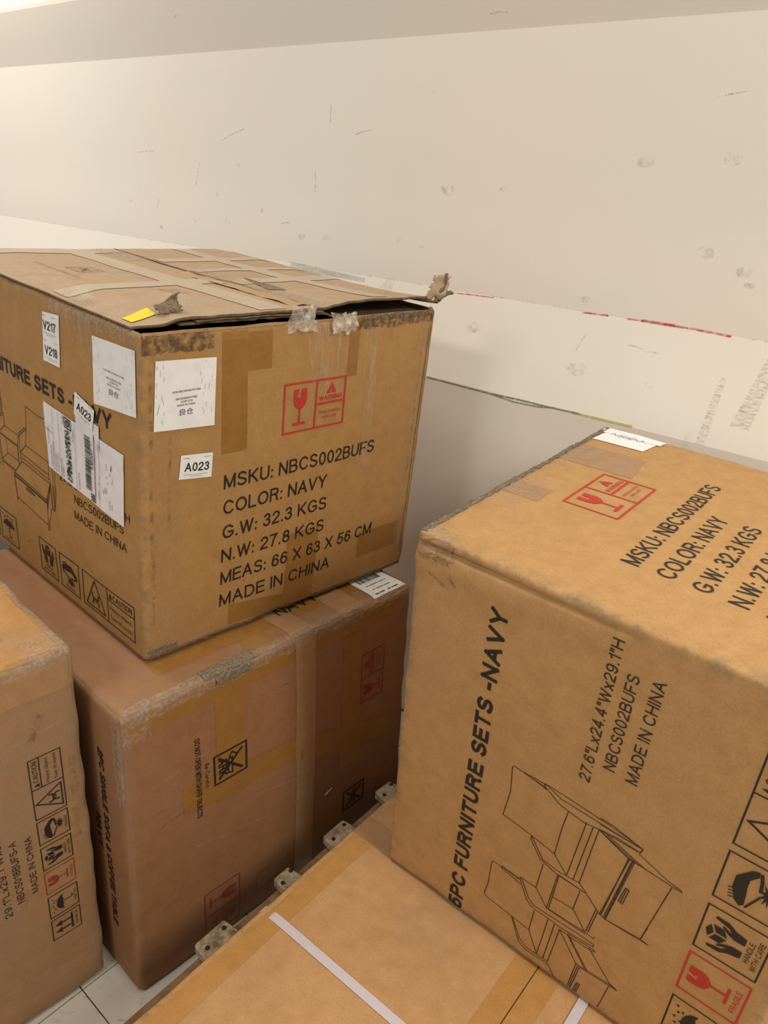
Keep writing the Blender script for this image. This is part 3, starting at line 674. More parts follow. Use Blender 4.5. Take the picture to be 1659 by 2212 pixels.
rough_strip('creased_tape', cf, .30, .655, .700, .718, .0014, .003, film, rC, 13)
rough_strip('crushed_edge', cf, .636, .658, .02, .70, .0010, .0018, gloss, rC, 14, n=10, m=40)
h = .049
for fnc, x, w_ in ((mk_caution, .434, .117), (mk_hook, .381, .047), (mk_hands, .325, .048), (mk_umbrella, .214, .048), (mk_up, .159, .048)):
    q = Print(); fnc(q, x, .037, w_, h, .0017); p = Print(); p.place(q, .66, 0, 1, 1, math.pi / 2); p.emit('handling_mark', cf, .0009, black_ink, rC)
q = Print(); mk_fragile(q, .2705, .037, .047, h, .0017); p = Print(); p.place(q, .66, 0, 1, 1, math.pi / 2); p.emit('fragile_mark', cf, .0009, dull_red, rC, 'faded red fragile glass mark')
for t, x, y, w_, hh in (('MADE IN CHINA', .5625, .291, .120, .0105), ('NBCS018BUFS-A', .540, .286, .131, .0115), ('29.1"Lx29.1"Wx32.7"H', .519, .270, .205, .0115)):
    p = Print(); p.text(t, x, y, w_, hh, .005, rot=math.pi / 2); p.emit('printed_text', cf, .0009, thin_ink, rC)

# ---- pallet and the flat carton D on it
DU = V((.60634, .79521, 0)); DV = V((-.79521, .60634, 0)); UP = V((0, 0, 1))
dp = lambda u, v, z: DU * u + DV * v + UP * z
wood = MT('rough_pallet_wood'); wv_ = wood.coord(); wn_ = wood.noise(wv_, 60, 4, .7); wn2 = wood.noise(wood.coord(scale=(1, 1, 1), loc=(4, 4, 4)), 14, 4, .7)
wood.l(wood.mix(wood.mix(lin(186, 168, 140), lin(118, 98, 74), wood.ramp(wn_, [(.38, g(0)), (.66, g(1))])), lin(206, 192, 166), wood.ramp(wn2, [(.55, g(0)), (.7, g(.6))])), wood.p.inputs['Base Color']); wood.p.inputs['Roughness'].default_value = .85
wood.l(wood.bump(wn_, .7, .004), wood.p.inputs['Normal']); wood_m = wood.m
str_m = flat('pallet_stringer_wood', lin(150, 118, 84), .85, .2, .35, 40); nail_m = flat('rusty_nail', lin(52, 38, 30), .6, .4)
rP = empty('wooden_pallet', dp(.85, .3, 0), 'rough wooden pallet under the flat strapped carton, nailed board ends showing', 'pallet')
for v in (.731, .26, -.19):
    box_mesh('stringer', dp(.78, v, .0685), DU, DV, UP, 1.16, .038, .096, str_m, rP, .003)
for v in (.700, .26, -.17):
    box_mesh('bottom_board', dp(.78, v, .0105), DU, DV, UP, 1.16, .10, .018, str_m, rP, .003)
for k, (u, w_) in enumerate([(.245, .10), (.41, .06), (.578, .086), (.7515, .058), (.902, .084), (1.066, .07), (1.23, .09), (1.34, .05)]):
    short = k < 2
    v1 = .722 if short else .760
    bm = bmesh.new(); n = 14; tv = []
    for i in range(n + 1):           # board with a chewed end
        for s_ in (-1, 1):
            v = -.22 + (v1 + .22) * i / n
            for z in (.1195, .1405):
                j = (.004 * noise.noise(V((u * 30, i * 1.7, s_)))) - (.010 if i == n and z > .13 else 0) * 0
                tv.append(bm.verts.new(dp(u + s_ * (w_ / 2 + j - (.010 if i == n else 0)), v + (.005 * noise.noise(V((u * 9, s_ * 3, z * 50))) if i == n else 0), z + (.0015 * noise.noise(V((u * 9, i, s_))) if z > .13 else 0) * 0)))
    for i in range(n):
        a = i * 4; f = lambda *ix: bm.faces.new([tv[q] for q in ix])
        f(a + 1, a + 5, a + 7, a + 3); f(a, a + 2, a + 6, a + 4); f(a, a + 4, a + 5, a + 1); f(a + 2, a + 3, a + 7, a + 6)
    bm.faces.new([tv[q] for q in (0, 1, 3, 2)]); bm.faces.new([tv[-4 + q] for q in (0, 2, 3, 1)])
    bmesh.ops.recalc_face_normals(bm, faces=bm.faces); bmesh.ops.bevel(bm, geom=bm.edges[:], offset=.003, segments=1, affect='EDGES')
    me = bpy.data.meshes.new('deck_board'); bm.to_mesh(me); bm.free(); brd = link('deck_board', me, wood_m, rP)
    for du in (-.022, .022):
        bm = bmesh.new(); bmesh.ops.create_cone(bm, cap_ends=True, segments=10, radius1=.0045, radius2=.004, depth=.0015, matrix=Matrix.Translation(dp(u + du * w_ / .086, (.700 if short else .742) + du * .2, .1412)))
        me = bpy.data.meshes.new('nail'); bm.to_mesh(me); bm.free(); link('nail', me, nail_m, brd)

def Dextra(P): return 0
U0, U1, V0, V1, Z0, Z1 = .10, 1.425, -.14, .643, .1418, .281
D = BoxGeo({(i, j, k): dp(U0 if not i else U1, V0 if not j else V1, Z0 if not k else Z1) for i in (0, 1) for j in (0, 1) for k in (0, 1)},
           (U1 - U0, V1 - V0, Z1 - Z0), r=.005, seed=4, crush=.002, nz=.0008)
rD = root('cardboard_box', D, 'clean flat carton with a white strap, lying on the pallet in front')
D.body('carton_body', card_d, rD, cell=.02)
dt = lambda u, v, o=0: D.pos((u - U0, v - V0, Z1 - Z0), o); dsd = lambda u, z, o=0: D.pos((u - U0, V1 - V0, z - Z0), o)
sheets(dt, 'tape_strip', orange_tape, rD, [((U0 + .01, .594), (.815, .594), (.815, .641), (U0 + .01, .641))], .0004, 'orange parcel tape along the back edge')
sheets(dsd, 'tape_strip', orange_tape, rD, [((U0 + .01, .235), (.815, .235), (.815, .279), (U0 + .01, .279))], .0004)
sheets(dt, 'tape_strip', orange_tape, rD, [((U0 + .01, .213), (1.40, .213), (1.40, .286), (U0 + .01, .286))], .0004, 'orange parcel tape over the lid seam')
sheets(dt, 'tape_strip', tan_tape, rD, [((.818, -.12), (.868, -.12), (.868, .64), (.818, .64))], .0007)
sheets(dsd, 'tape_strip', tan_tape, rD, [((.818, .17), (.868, .17), (.868, .279), (.818, .279))], .0005)
p = Print(); p.line([(U0 + .01, .2495), (1.40, .2495)], .0016); p.emit('lid_seam', dt, .0007, card_dark, rD)
rough_strip('creased_tape', dt, .70, 1.0, .36, .47, .0010, .0018, gloss, rD, 21, n=30, m=10)
def strap_loop(name, a, fixed, along, rng, label):
    bm_v = []; f = []; w_ = .0150
    pts = []
    if along == 'V':
        n = 60
        for i in range(n + 1): v = rng[0] + (rng[1] - rng[0]) * i / n; pts.append((v, Z1 + .0016 - (.004 * math.exp(-((rng[1] - v) / .02) ** 2)), 0))
        seq = [(dp(a - w_ / 2, V0 - .0022, Z0 + .004), dp(a + w_ / 2, V0 - .0022, Z0 + .004)), (dp(a - w_ / 2, V0 - .0022, Z1 - .002), dp(a + w_ / 2, V0 - .0022, Z1 - .002))]
        seq += [(dp(a - w_ / 2, v, z), dp(a + w_ / 2, v, z)) for v, z, _ in pts]
        seq += [(dp(a - w_ / 2 - .001, V1 + .0022, z), dp(a + w_ / 2 - .001, V1 + .0022, z)) for z in (Z1 - .006, Z1 - .05, Z0 + .004)]
    else:
        n = 60
        seq = [(dp(rng[0] + (rng[1] - rng[0]) * i / n, a - w_ / 2, Z1 + .0024), dp(rng[0] + (rng[1] - rng[0]) * i / n, a + w_ / 2, Z1 + .0024)) for i in range(n + 1)]
    vs = []
    for l, r_ in seq:
        m_ = (l + r_) / 2 + (UP * .0001); vs += [l, m_, r_]
    fs = [(3 * i + k, 3 * i + k + 1, 3 * i + k + 4, 3 * i + k + 3) for i in range(len(seq) - 1) for k in (0, 1)]
    o = mesh(name, vs, fs, strap_mat, rD, False); md = o.modifiers.new('thickness', 'SOLIDIFY'); md.thickness = .0008; md.offset = 0
    o['label'] = label; return o
strap_loop('strap', .5985, 0, 'V', (V0 + .002, V1 - .001), 'white woven strap across the lid')
strap_loop('strap', .172, 0, 'U', (U0 + .002, U1 - .002), 'second white strap running lengthwise')

# ---- carton E: right hand carton lying on its side
Ec = {(0,0,0):(.0541,.9805,.2860),(0,0,1):(.0471,.9335,.9526),(0,1,0):(.4316,1.4693,.2860),(0,1,1):(.4201,1.4241,.9824),(1,0,0):(.4936,.6353,.2860),(1,0,1):(.4872,.5903,.9334),(1,1,0):(.8742,1.1262,.2860),(1,1,1):(.8678,1.0812,.9699)}
for j in (0, 1):
    for k in (0, 1):
        a = V(Ec[(0, j, k)]); Ec[(1, j, k)] = tuple(a + (V(Ec[(1, j, k)]) - a) * (.585 / .56))
class EGeo(BoxGeo):
    def pos(s, P, off=0.0):
        ex = 0
        if P[1] < .02:      # crease under the folded lip of the front panel
            ex = -.011 * math.exp(-((P[2] - .6425) / .0034) ** 2) * max(0, 1 - P[0] / .33) * min(1, P[0] / .03)
            ex += .003 * math.exp(-((P[2] - .615) / .012) ** 2) * max(0, 1 - P[0] / .4)
        return BoxGeo.pos(s, P, off + ex)
E_ = EGeo(Ec, (.585, .63, .66), r=.007, bulge={(2, 1): .004, (1, 0): .003}, seed=5, crush=.003, nz=.002)
rE = root('cardboard_box', E_, 'bright brown navy furniture carton on its side, standing on the strapped carton')
E_.body('carton_body', card_e, rE)
e5 = lambda x, y, o=0: E_.pos((.56 - y, 0, x), o); em = lambda x, y, o=0: E_.pos((.56 - y, x, .66), o); el = lambda x, y, o=0: E_.pos((0, x, y), o)
print_msku(em, rE, -.018, .002)
p = Print(); mk_warning(p, .237, .369, .149, .087, .0036); p.emit('fragile_mark', em, .0009, red_ink, rE, 'red fragile warning mark')
print_5pc(e5, rE, .004, .598, .402, ([(mk_umbrella, 'handling_mark', .064, .075), (mk_fragile, 'fragile_mark', .158, .077), (mk_hands, 'handling_mark', .249, .081), (mk_hook, 'handling_mark', .346, .079), (mk_caution, 'handling_mark', .438, .165)], .001, .0745),
          lambda a, b: (a, b), (.407, .226, .4435, 0))
rough_strip('creased_tape', em, .006, .62, .545, .5595, .0012, .006, film, rE, 31, n=80)
rough_strip('crushed_edge', em, .006, .622, .547, .5605, .0016, .003, fluff, rE, 32, n=120)
rough_strip('crushed_edge', el, .01, .61, .640, .660, .0012, .003, fluff, rE, 33, n=60)
rough_strip('creased_tape', em, .15, .30, .50, .55, .0010, .002, wrinkle, rE, 34, n=30, m=10)
rough_strip('creased_tape', em, .36, .50, .50, .55, .0010, .002, wrinkle, rE, 35, n=30, m=10)
rough_strip('creased_tape', em, .0, .03, .51, .559, .0016, .004, film, rE, 36, n=10, m=12)
rough_strip('crushed_edge', e5, .625, .658, .50, .558, .0012, .004, tan_tape, rE, 37, n=10, m=14)
sheets(em, 'tape_strip', tan_tape, rE, [((.205, .485), (.26, .485), (.262, .55), (.205, .55)), ((.40, .415), (.50, .43), (.50, .55), (.40, .55))], .0004)
p = Print(); p.quad((.5382, .5465), (.542, .4507), (.6, .4450), (.596, .5420)); l1 = p.emit('paper_label', em, .0012, paper_b, rE, 'front white paper slip with a handwritten mark')
p = Print(); p.quad((.588, .556), (.594, .4385), (.6265, .4360), (.621, .553)); l2 = p.emit('paper_label', em, .0017, paper_b, rE, 'second white paper slip, nearer the wall')
p = Print(); zz = [(.590 + .006 * math.sin(k * 1.9), .53 - k * .0042) for k in range(16)]; p.line(zz, .0012); p.line([(.578, .513), (.602, .505)], .001); p.line([(.580, .498), (.604, .489)], .001); p.emit('pencil_note', em, .0024, label_grey, l1)

# ---- carton A: the large torn carton on top of B
Ac = {(0,0,0):(-.375,1.0271,.6285),(0,0,1):(-.3449,1.0034,1.1794),(0,1,0):(-.8907,1.4826,.6285),(0,1,1):(-.8425,1.4356,1.2139),(1,0,0):(.0457,1.4586,.6285),(1,0,1):(.0711,1.4831,1.1751),(1,1,0):(-.4508,1.9282,.6285),(1,1,1):(-.4203,1.9165,1.2099)}
A = BoxGeo(Ac, (.63, .66, .56), r=.010, bulge={(1, 0): .004, (0, 0): .004}, seed=6, crush=.004, nz=.0022)
rA = root('cardboard_box', A, 'large torn furniture carton with white labels, stacked on another carton')
rA_name = rA.name
ab = A.body('carton_body', card_a, rA, open_top=True); md = ab.modifiers.new('thickness', 'SOLIDIFY'); md.thickness = .004; md.offset = -1
af = lambda x, y, o=0: A.pos((x, 0, y), o); al = lambda x, y, o=0: A.pos((0, .66 - x, y), o)
R_ = A.r
def at(x, y, o=0):                    # top plane, flat, may overhang
    return A.tri((x, y, .56)) + A.ax[2] * o
sm = lambda a, b_, x: (lambda t: t * t * (3 - 2 * t))(min(1, max(0, (x - a) / (b_ - a))))
def hL(x, y): return .001 + .0135 * sm(0, .075, x) * (1 - .55 * sm(0, .5, y)) + .0016 * noise.noise(V((x * 14, y * 9, 1))) - .006 * sm(.1, .0, y) * sm(.35, .2, x) * sm(0, .05, x) * 0
def hR(x, y): return .002 + .0115 * sm(.63, .58, x) * (1 - .5 * sm(0, .5, y)) + .010 * math.exp(-(y / .10)) * sm(.33, .40, x) + .0016 * noise.noise(V((x * 14, y * 9, 4)))
def flap(name, x0, x1, y0f, y1, hf, mat, thick=.0045, dz=0, nx=70, ny=84, label=None):
    vs = []; fs = []
    for j in range(ny + 1):
        for i in range(nx + 1):
            x = x0 + (x1 - x0) * i / nx; t = (j / ny) ** 1.5; y = y0f(x) + (y1 - y0f(x)) * t; vs.append(at(x, y, hf(x, y) + dz))
    for j in range(ny):
        for i in range(nx): a = j * (nx + 1) + i; fs.append((a, a + 1, a + nx + 2, a + nx + 1))
    o = mesh(name, vs, fs, mat, rA, True); o.data.materials.append(card_in); md = o.modifiers.new('thickness', 'SOLIDIFY'); md.thickness = thick; md.offset = -1; md.material_offset_rim = 1
    if label: o['label'] = label
    return o
flap('top_flap', .000, .322, lambda x: .002 + .005 * noise.noise(V((x * 40, 0, 0))) + .022 * sm(.05, .0, x), .657, hL, card_atop, label='left flap of the lid')
flap('top_flap', .326, .632, lambda x: .004 + .010 * noise.noise(V((x * 30, 5, 0))) - .004 * sm(.4, .6, x), .657, hR, card_atop, label='right flap of the lid, its front edge torn and lifted')
flap('inner_flap', .065, .60, lambda x: .006 + .006 * noise.noise(V((x * 50, 9, 0))), .20, lambda x, y: .0052 + .001 * noise.noise(V((x * 20, y * 9, 7))) - (.012 * sm(.34, .38, x)), card_in, .0035, nx=50, ny=10)
flap('inner_flap', .09, .335, lambda x: .001 + .007 * noise.noise(V((x * 60, 3, 0))), .20, lambda x, y: .0085 + .0012 * noise.noise(V((x * 25, y * 9, 2))), card_in, .002, nx=40, ny=8)
box_mesh('dark_gap_slab', A.tri((.315, .33, .50)), A.ax[0], A.ax[1], A.ax[2], .59, .62, .01, card_dark, rA, .002)  # slab added below the flaps so the lid gap goes dark
ahL = lambda x, y, o=0: at(x, y, hL(x, y) + o + .0002); ahR = lambda x, y, o=0: at(x, y, hR(x, y) + o + .0002)
# tape over the lid
sheets(ahL, 'tape_strip', lid_tape, rA, [((.01, .22), (.318, .24), (.318, .29), (.01, .27)), ((.21, .01), (.262, .01), (.250, .65), (.20, .65)), ((.01, .60), (.318, .60), (.318, .645), (.01, .645))], .0007)
sheets(ahR, 'tape_strip', lid_tape, rA, [((.335, .22), (.622, .24), (.622, .29), (.335, .27)), ((.47, .02), (.51, .02), (.50, .65), (.46, .65)), ((.335, .48), (.622, .50), (.622, .54), (.335, .52)), ((.335, .36), (.622, .37), (.622, .40), (.335, .39))], .0007)
sheets(ahL, 'tape_strip', lid_peel, rA, [((.283, .02), (.320, .02), (.318, .37), (.290, .37))], .0011, 'peeling brown tape along the lid seam', .003)
rough_strip('creased_tape', ahR, .015, .38, .328, .365, .0018, .006, film, rA, 41, axis=1, n=50, m=8)
rough_strip('creased_tape', ahL, .50, .655, .27, .318, .0015, .004, film, rA, 42, axis=1, n=24, m=8)
p = Print(); p.line([(.3235, .18), (.322, .40), (.3225, .655)], .003); p.emit('lid_seam', ahR, .0013, card_dark, rA)
sheets(ahR, 'scrape', fluff, rA, [((.345, .16), (.372, .14), (.385, .27), (.380, .28))], .0013)
p = Print(); p.quad((.012, .040), (.050, .041), (.058, .078), (.012, .066)); p.emit('yellow_sticker', ahL, .0012, yellow, rA, 'torn yellow sticker at the near corner')
q = Print(); mk_knife(q, 0, 0, .056, .045, .0016); p = Print(); p.place(q, .158, .383, 1, 1, math.pi / 2); p.text('DO NOT OPEN WITH SHARP OBJECTS', .090, .33, .17, .006, .01, rot=math.pi / 2); p.emit('printed_mark', ahL, .0011, faint_ink, rA)
p = Print(); p.quad((.150, .16), (.185, .16), (.185, .20), (.150, .20)); p.emit('faded_red_mark', ahL, .0010, soft('faded_red_print', lin(190, 90, 84), .4, .7, .5), rA)
ax0, ax1, ax2 = A.ax
crumple('torn_corner', at(.634, .006, .034), (ax2 * .9 + ax0 * .4).normalized(), (ax1 * .8 - ax0 * .5).normalized(), .045, .034, .010, card_atop, rA, 3, thick=.003)
crumple('torn_corner', at(.640, .000, .046), (ax2 * .8 + ax0 * .6).normalized(), (ax1 * .9).normalized(), .034, .012, .012, fluff, rA, 5, 8, thick=.003)
crumple('torn_corner', at(.642, -.002, .022), (ax0 * .9 + ax2 * .3).normalized(), (ax1 + ax2 * .3).normalized(), .040, .016, .010, fluff, rA, 6, 9, thick=.005)
crumple('torn_film', at(.545, .055, .034), (ax0 * .9 + ax1 * .3).normalized(), (ax2 * .9).normalized(), .046, .036, .014, film, rA, 8, thick=0)
crumple('torn_film', af(.285, .556, .012), ax0, (ax2 * .9 + ax1 * .2).normalized(), .055, .040, .016, film_strong, rA, 9, thick=0)
crumple('torn_film', af(.375, .548, .010), ax0, (ax2 * .9 + ax1 * .2).normalized(), .050, .034, .014, film_strong, rA, 10, thick=0)
crumple('torn_film', ahL(.10, .075, .012), (ax0 * .9).normalized(), (ax2 * .5 + ax1).normalized(), .06, .030, .012, film, rA, 11, thick=0)
crumple('crushed_paper', ahL(.066, .035, .007), (ax0 * .9 + ax2 * .2).normalized(), (ax2 * .5 + ax1 * .7).normalized(), .038, .020, .011, fluff, rA, 12, thick=.002)
crumple('crushed_paper', ahL(.080, .050, .012), (ax0 * .9 + ax2 * .4).normalized(), (ax2 * .7).normalized(), .026, .014, .012, fluff, rA, 13, 8, thick=.002)
crumple('torn_film', ahL(.018, .19, .006), ax1, (ax0 * .8 + ax2 * .4).normalized(), .05, .03, .010, film, rA, 14, thick=0)
rough_strip('crushed_edge', af, .004, .40, .5525, .5580, .0010, .0018, tan_tape, rA, 43, n=90)
rough_strip('grime', af, .002, .12, .526, .555, .0010, .0006, grime, rA, 44, n=24)
rough_strip('grime', af, .40, .625, .534, .556, .0012, .0008, grime, rA, 45, n=60)
rough_strip('crushed_edge', af, .44, .625, .546, .556, .0010, .002, fluff, rA, 55, n=60)
rough_strip('creased_tape', al, .40, .655, .536, .557, .0012, .005, film, rA, 46, n=40)
rough_strip('creased_tape', al, .40, .56, .50, .55, .0010, .002, wrinkle, rA, 47, n=24, m=8)
rough_strip('crushed_edge', af, .004, .625, .002, .010, .0010, .004, fluff, rA, 48, n=80)
rough_strip('crushed_edge', af, .004, .06, .0, .022, .0014, .005, fluff, rA, 49, n=14)
rough_strip('crushed_edge', af, .616, .628, .02, .55, .0012, .002, tan_tape, rA, 50, n=5, m=60)
sheets(af, 'tape_strip', brown_tape, rA, [((.137, .353), (.186, .353), (.180, .549), (.134, .549)), ((.172, .486), (.230, .484), (.229, .546), (.168, .546)), ((.29, .004), (.365, .004), (.365, .165), (.29, .165)), ((.165, .004), (.29, .004), (.29, .04), (.165, .06)),
                                          ((.40, .45), (.425, .45), (.425, .545), (.40, .545)), ((.48, .06), (.60, .06), (.60, .115), (.48, .115))], .0004)
sheets(af, 'tape_strip', wrinkle, rA, [((.326, .43), (.372, .43), (.382, .549), (.296, .549))], .0010, 'wrinkled clear tape above the red mark', .0016)
sheets(af, 'tape_strip', wrinkle, rA, [((.462, .26), (.486, .26), (.470, .538), (.432, .538))], .0010, 'wrinkled clear tape right of the red mark', .0016)
sheets(af, 'tape_strip', gloss, rA, [((.02, .01), (.06, .01), (.06, .54), (.02, .54)), ((.585, .02), (.61, .02), (.61, .54), (.585, .54))], .0008, None, .0006)
print_msku(af, rA, 0, 0)
p = Print(); mk_warning(p, .2602, .3655, .139, .086, .0036); p.emit('fragile_mark', af, .0013, red_ink, rA, 'red fragile warning mark')
print_5pc(al, rA, -.0 + .002, .580, .392, ([(mk_up, 'handling_mark', .045, .068), (mk_umbrella, 'handling_mark', .125, .076), (mk_fragile, 'fragile_mark', .215, .072), (mk_hands, 'handling_mark', .300, .067), (mk_hook, 'handling_mark', .381, .068), (mk_caution, 'handling_mark', .4635, .167)], .0265, .070),
          lambda a, b: (a + .025, .128 + (b - .107) * .877), (.405, .219, .4535, -.0 + .001))
# labels on A
paper_scuff = flat('label_rub', lin(168, 166, 160), .6)
CJK = '\u826f\u4ed3'
def product_label(fmap, Q, parent, label, curl=0):
    p = Print(); p.quad(*Q); l_ = p.emit('paper_label', fmap, .0013, paper, parent, label, 0, lambda x, y: .0006 * noise.noise(V((x * 80, y * 20, 3))) + .0004)
    x0 = (Q[0][0] + Q[3][0]) / 2; x1 = (Q[1][0] + Q[2][0]) / 2; y0 = (Q[0][1] + Q[1][1]) / 2; y1 = (Q[2][1] + Q[3][1]) / 2
    X = lambda a: x0 + a * (x1 - x0); Y = lambda b_: y0 + b_ * (y1 - y0); w = x1 - x0; h_ = y1 - y0
    p = Print(); p.text('A298-NBCS002BUFS-FBM', X(.27), Y(.545), .47 * w, .026 * h_, .004); p.text('NBCS002BUFS-FBM', X(.33), Y(.44), .35 * w, .028 * h_, .006); p.text('A298-0172', X(.41), Y(.395), .20 * w, .026 * h_, .006); p.text('MADE IN CHINA', X(.355), Y(.345), .30 * w, .028 * h_, .006)
    p.emit('label_print', fmap, .0026, label_ink, l_)
    p = Print(); p.text(CJK, X(.39), Y(.215), .23 * w, .105 * h_); p.emit('label_print', fmap, .0026, purple_ink, l_)
    p = Print()
    for k in range(26):
        xx = X(random.choice((random.uniform(.02, .16), random.uniform(.72, .97)))); yy = Y(random.uniform(.04, .96)); p.line([(xx, yy), (xx + random.uniform(-.001, .001), yy + random.uniform(.002, .009))], .0005)
    o_ = p.emit('label_scuffs', fmap, .0025, paper_scuff, l_); o_['kind'] = 'stuff'
product_label(af, ((.0185, .4115), (.1220, .4055), (.1235, .5130), (.0225, .5165)), rA, 'large white product label on the front face')
product_label(al, ((.534, .4225), (.650, .433), (.650, .531), (.532, .526)), rA, 'large white product label at the left corner')
def slot_label(fmap, Q, parent, text, label, lines=1, off=.0013):
    p = Print(); p.quad(*Q); l_ = p.emit('paper_label', fmap, off, paper, parent, label)
    a = Q[0]; ang = math.atan2(Q[1][1] - a[1], Q[1][0] - a[0]); w = math.dist(a, Q[1]); h_ = math.dist(a, Q[3]) / len(text)
    p = Print()
    for k, t in enumerate(text):
        ca, sa = math.cos(ang), math.sin(ang); f = lambda u, v: (a[0] + u * w * ca - v * h_ * sa, a[1] + u * w * sa + v * h_ * ca)
        vv = len(text) - 1 - k
        p.text(t, *f(.14, vv + .32), .74 * w, .36 * h_, .02, rot=ang); p.small_print(*f(.07, vv + .85), .18 * w, .04 * h_, ang); p.small_print(*f(.68, vv + .88), .24 * w, .03 * h_, ang)
        p.small_print(*f(.12, vv + .17), .74 * w, .03 * h_, ang); p.small_print(*f(.3, vv + .10), .38 * w, .03 * h_, ang)
    p.emit('label_print', fmap, off + .0006, label_ink, l_)
slot_label(af, ((.060, .326), (.1183, .3195), (.1205, .3605), (.0640, .3655)), rA, ['A023'], 'small white A023 label on the front face')
slot_label(al, ((.3725, .4505), (.4300, .4515), (.4335, .5340), (.3775, .5295)), rA, ['V217', 'V218'], 'tall white label reading V217 and V218')
p = Print(); p.quad((.3708, .2639), (.6088, .2381), (.6150, .3638), (.3622, .3791)); fx = p.emit('shipping_label', al, .0014, pouch, rA, 'long white shipping label in a clear pouch', 0, lambda x, y: .0007 * noise.noise(V((x * 50, y * 30, 9))) + .0004)
p = Print(); p.quad((.474, .362), (.546, .350), (.546, .388), (.474, .397)); p.emit('shipping_label', al, .0022, pouch, rA, 'upper end of a second shipping label')
Fq = [(.3708, .2639), (.6088, .2381), (.6150, .3638), (.3622, .3791)]
def fq(u, v): return tuple((Fq[0][k] * (1 - u) + Fq[1][k] * u) * (1 - v) + (Fq[3][k] * (1 - u) + Fq[2][k] * u) * v for k in (0, 1))
p = Print()
def bars(u0, u1, v0, v1, dens):
    v = v0
    while v < v1:
        t = random.choice((.6, 1, 1.6, 2.2)) * dens; p.quad(fq(u0, v), fq(u1, v), fq(u1, v + t), fq(u0, v + t)); v += t + random.choice((.6, 1, 1.5)) * dens
bars(.545, .615, .16, .93, .0065); bars(.60, .66, .03, .13, .008)
for k in range(46):
    for m_ in range(9):
        if random.random() < .52: p.quad(fq(.285 + m_ * .0075, .05 + k * .0165), fq(.2925 + m_ * .0075, .05 + k * .0165), fq(.2925 + m_ * .0075, .0665 + k * .0165), fq(.285 + m_ * .0075, .0665 + k * .0165))
for a, b_ in ((.12, .002), (.20, .001), (.42, .001), (.72, .001)): p.line([fq(a, .03), fq(a, .97)], .0006)
p.line([fq(.665, .15), fq(.665, 1.0)], .0018); p.line([fq(0, .62), fq(.12, .60)], .0006)
p.line([fq(.29, .84), fq(.37, .84), fq(.37, .98), fq(.29, .98)], .0022, True)
p.text('G', *fq(.355, .865), .012, .013, .03, rot=math.pi / 2); p.text('FedEx', *fq(.275, .86), .016, .0055, .03, rot=math.pi / 2)
for u, v, l_ in ((.07, .05, .04), (.10, .04, .05), (.14, .05, .03), (.17, .05, .035), (.215, .05, .03), (.24, .05, .02), (.46, .05, .03), (.40, .70, .02), (.05, .40, .03)):
    p.small_print(*fq(u, v), l_, .0028, math.pi / 2)
p.text('HL MOZAOO7', *fq(.645, .50), .034, .007, .0, rot=math.pi / 2)
p.emit('label_print', al, .0034, label_ink, fx)
p = Print()
for k in range(24):
    u = random.uniform(.70, .88); v = random.uniform(.08, .85); p.line([fq(u, v), fq(u + .003, v + random.uniform(.03, .1))], .0009)
p.emit('label_print', al, .0030, label_grey, fx)
slot_label(al, ((.4738, .3891), (.5291, .3757), (.5377, .4121), (.4807, .4274)), rA, ['A023'], 'small tilted white A023 label over the shipping label', off=.0036)

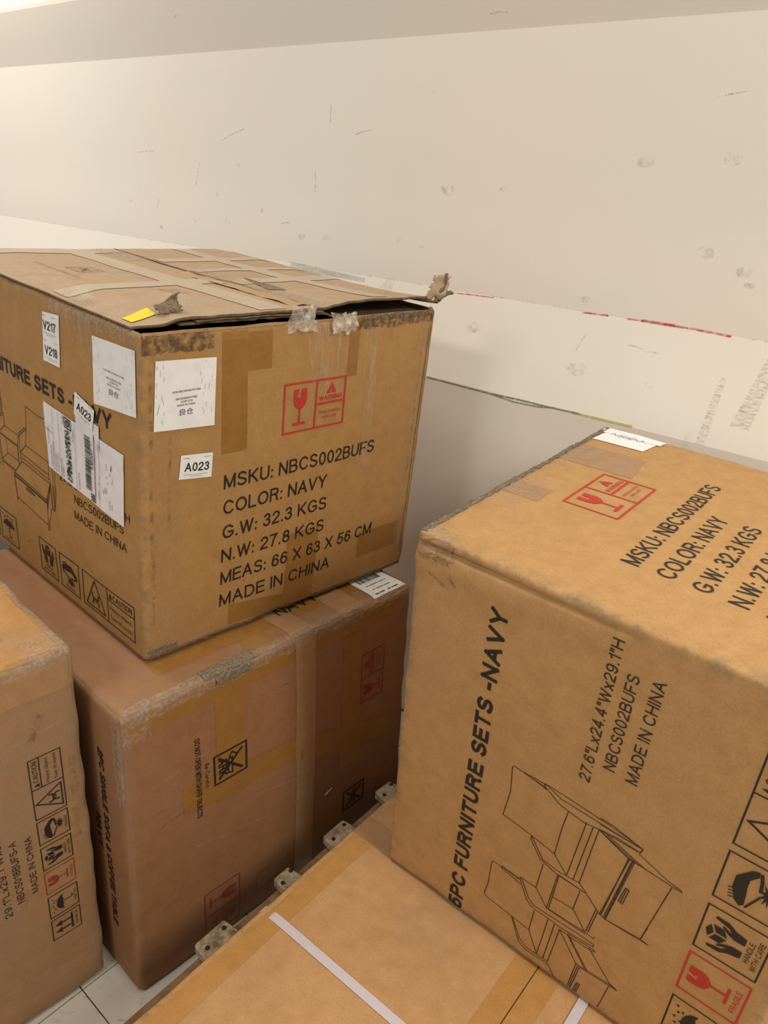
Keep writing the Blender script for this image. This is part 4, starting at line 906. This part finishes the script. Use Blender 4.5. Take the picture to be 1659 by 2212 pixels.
# fine pale creases and scratches in the board
crease_m = soft('pale_crease', lin(216, 190, 154), .44, .66, .5, 90); rub_m = soft('dark_rub', lin(74, 62, 52), .46, .70, .42, 70)
def creases(fmap, parent, L, mat=None, w=.0014, name='crease'):
    for k, l in enumerate(L):
        pts = []
        for a, b_ in zip(l, l[1:]):
            n = max(2, int(math.dist(a, b_) / .02))
            for i in range(n): t = i / n; pts.append((a[0] + (b_[0] - a[0]) * t + .003 * noise.noise(V((i * .9, k, 1))), a[1] + (b_[1] - a[1]) * t + .003 * noise.noise(V((i * .9, k, 8)))))
        pts.append(l[-1]); p = Print(); p.line(pts, w); p.emit(name, fmap, .0008, mat or crease_m, parent)
creases(e5, rE, [[(.56, .50), (.50, .42), (.47, .33)], [(.42, .52), (.40, .36), (.33, .22)], [(.30, .54), (.27, .45)], [(.34, .16), (.30, .06), (.27, -.01)], [(.19, .50), (.14, .40)], [(.48, .20), (.46, .12)], [(.22, .18), (.17, .06)], [(.59, .30), (.55, .20)]])
creases(em, rE, [[(.45, .30), (.62, .29)], [(.08, .20), (.20, .16)], [(.30, .25), (.34, .20)]])
creases(af, rA, [[(.06, .16), (.16, .21), (.30, .34)], [(.10, .10), (.13, .03)], [(.22, .05), (.30, .14)], [(.36, .02), (.45, .07)], [(.50, .20), (.53, .30)]])
creases(al, rA, [[(.46, .42), (.50, .47), (.53, .51)], [(.30, .52), (.31, .45), (.33, .41)], [(.46, .16), (.50, .14)], [(.44, .50), (.47, .45)]])
creases(bf, rB, [[(.04, .46), (.16, .48)], [(.03, .18), (.07, .19), (.09, .22)], [(.24, .32), (.40, .28)], [(.12, .28), (.30, .24)]])
creases(cf, rC, [[(.44, .59), (.52, .585), (.64, .60)], [(.40, .30), (.64, .26)], [(.36, .12), (.60, .09)], [(.50, .05), (.64, .05)]])
creases(dt, rD, [[(.18, .30), (.26, .45)], [(.62, .30), (.64, .20)]])
creases(bf, rB, [[(.02, .40), (.10, .41)], [(.25, .54), (.33, .535)], [(.25, .525), (.32, .52)], [(.06, .37), (.11, .38)]], rub_m, .003, 'dirt_rub')
creases(af, rA, [[(.015, .50), (.014, .30), (.018, .06)], [(.045, .40), (.044, .24)], [(.60, .50), (.604, .20)]], rub_m, .006, 'dirt_rub')
creases(af, rA, [[(.03, .535), (.10, .53)], [(.42, .538), (.52, .535)]], rub_m, .012, 'dirt_rub')
creases(cf, rC, [[(.60, .62), (.58, .58)], [(.50, .66), (.47, .63)], [(.64, .52), (.635, .36)]], rub_m, .012, 'dirt_rub')
creases(e5, rE, [[(.625, .52), (.612, .50), (.60, .49)], [(.605, .535), (.59, .50)]], rub_m, .006, 'dirt_rub')
creases(ct, rC, [[(.50, .30), (.60, .36)], [(.45, .08), (.64, .05)]])
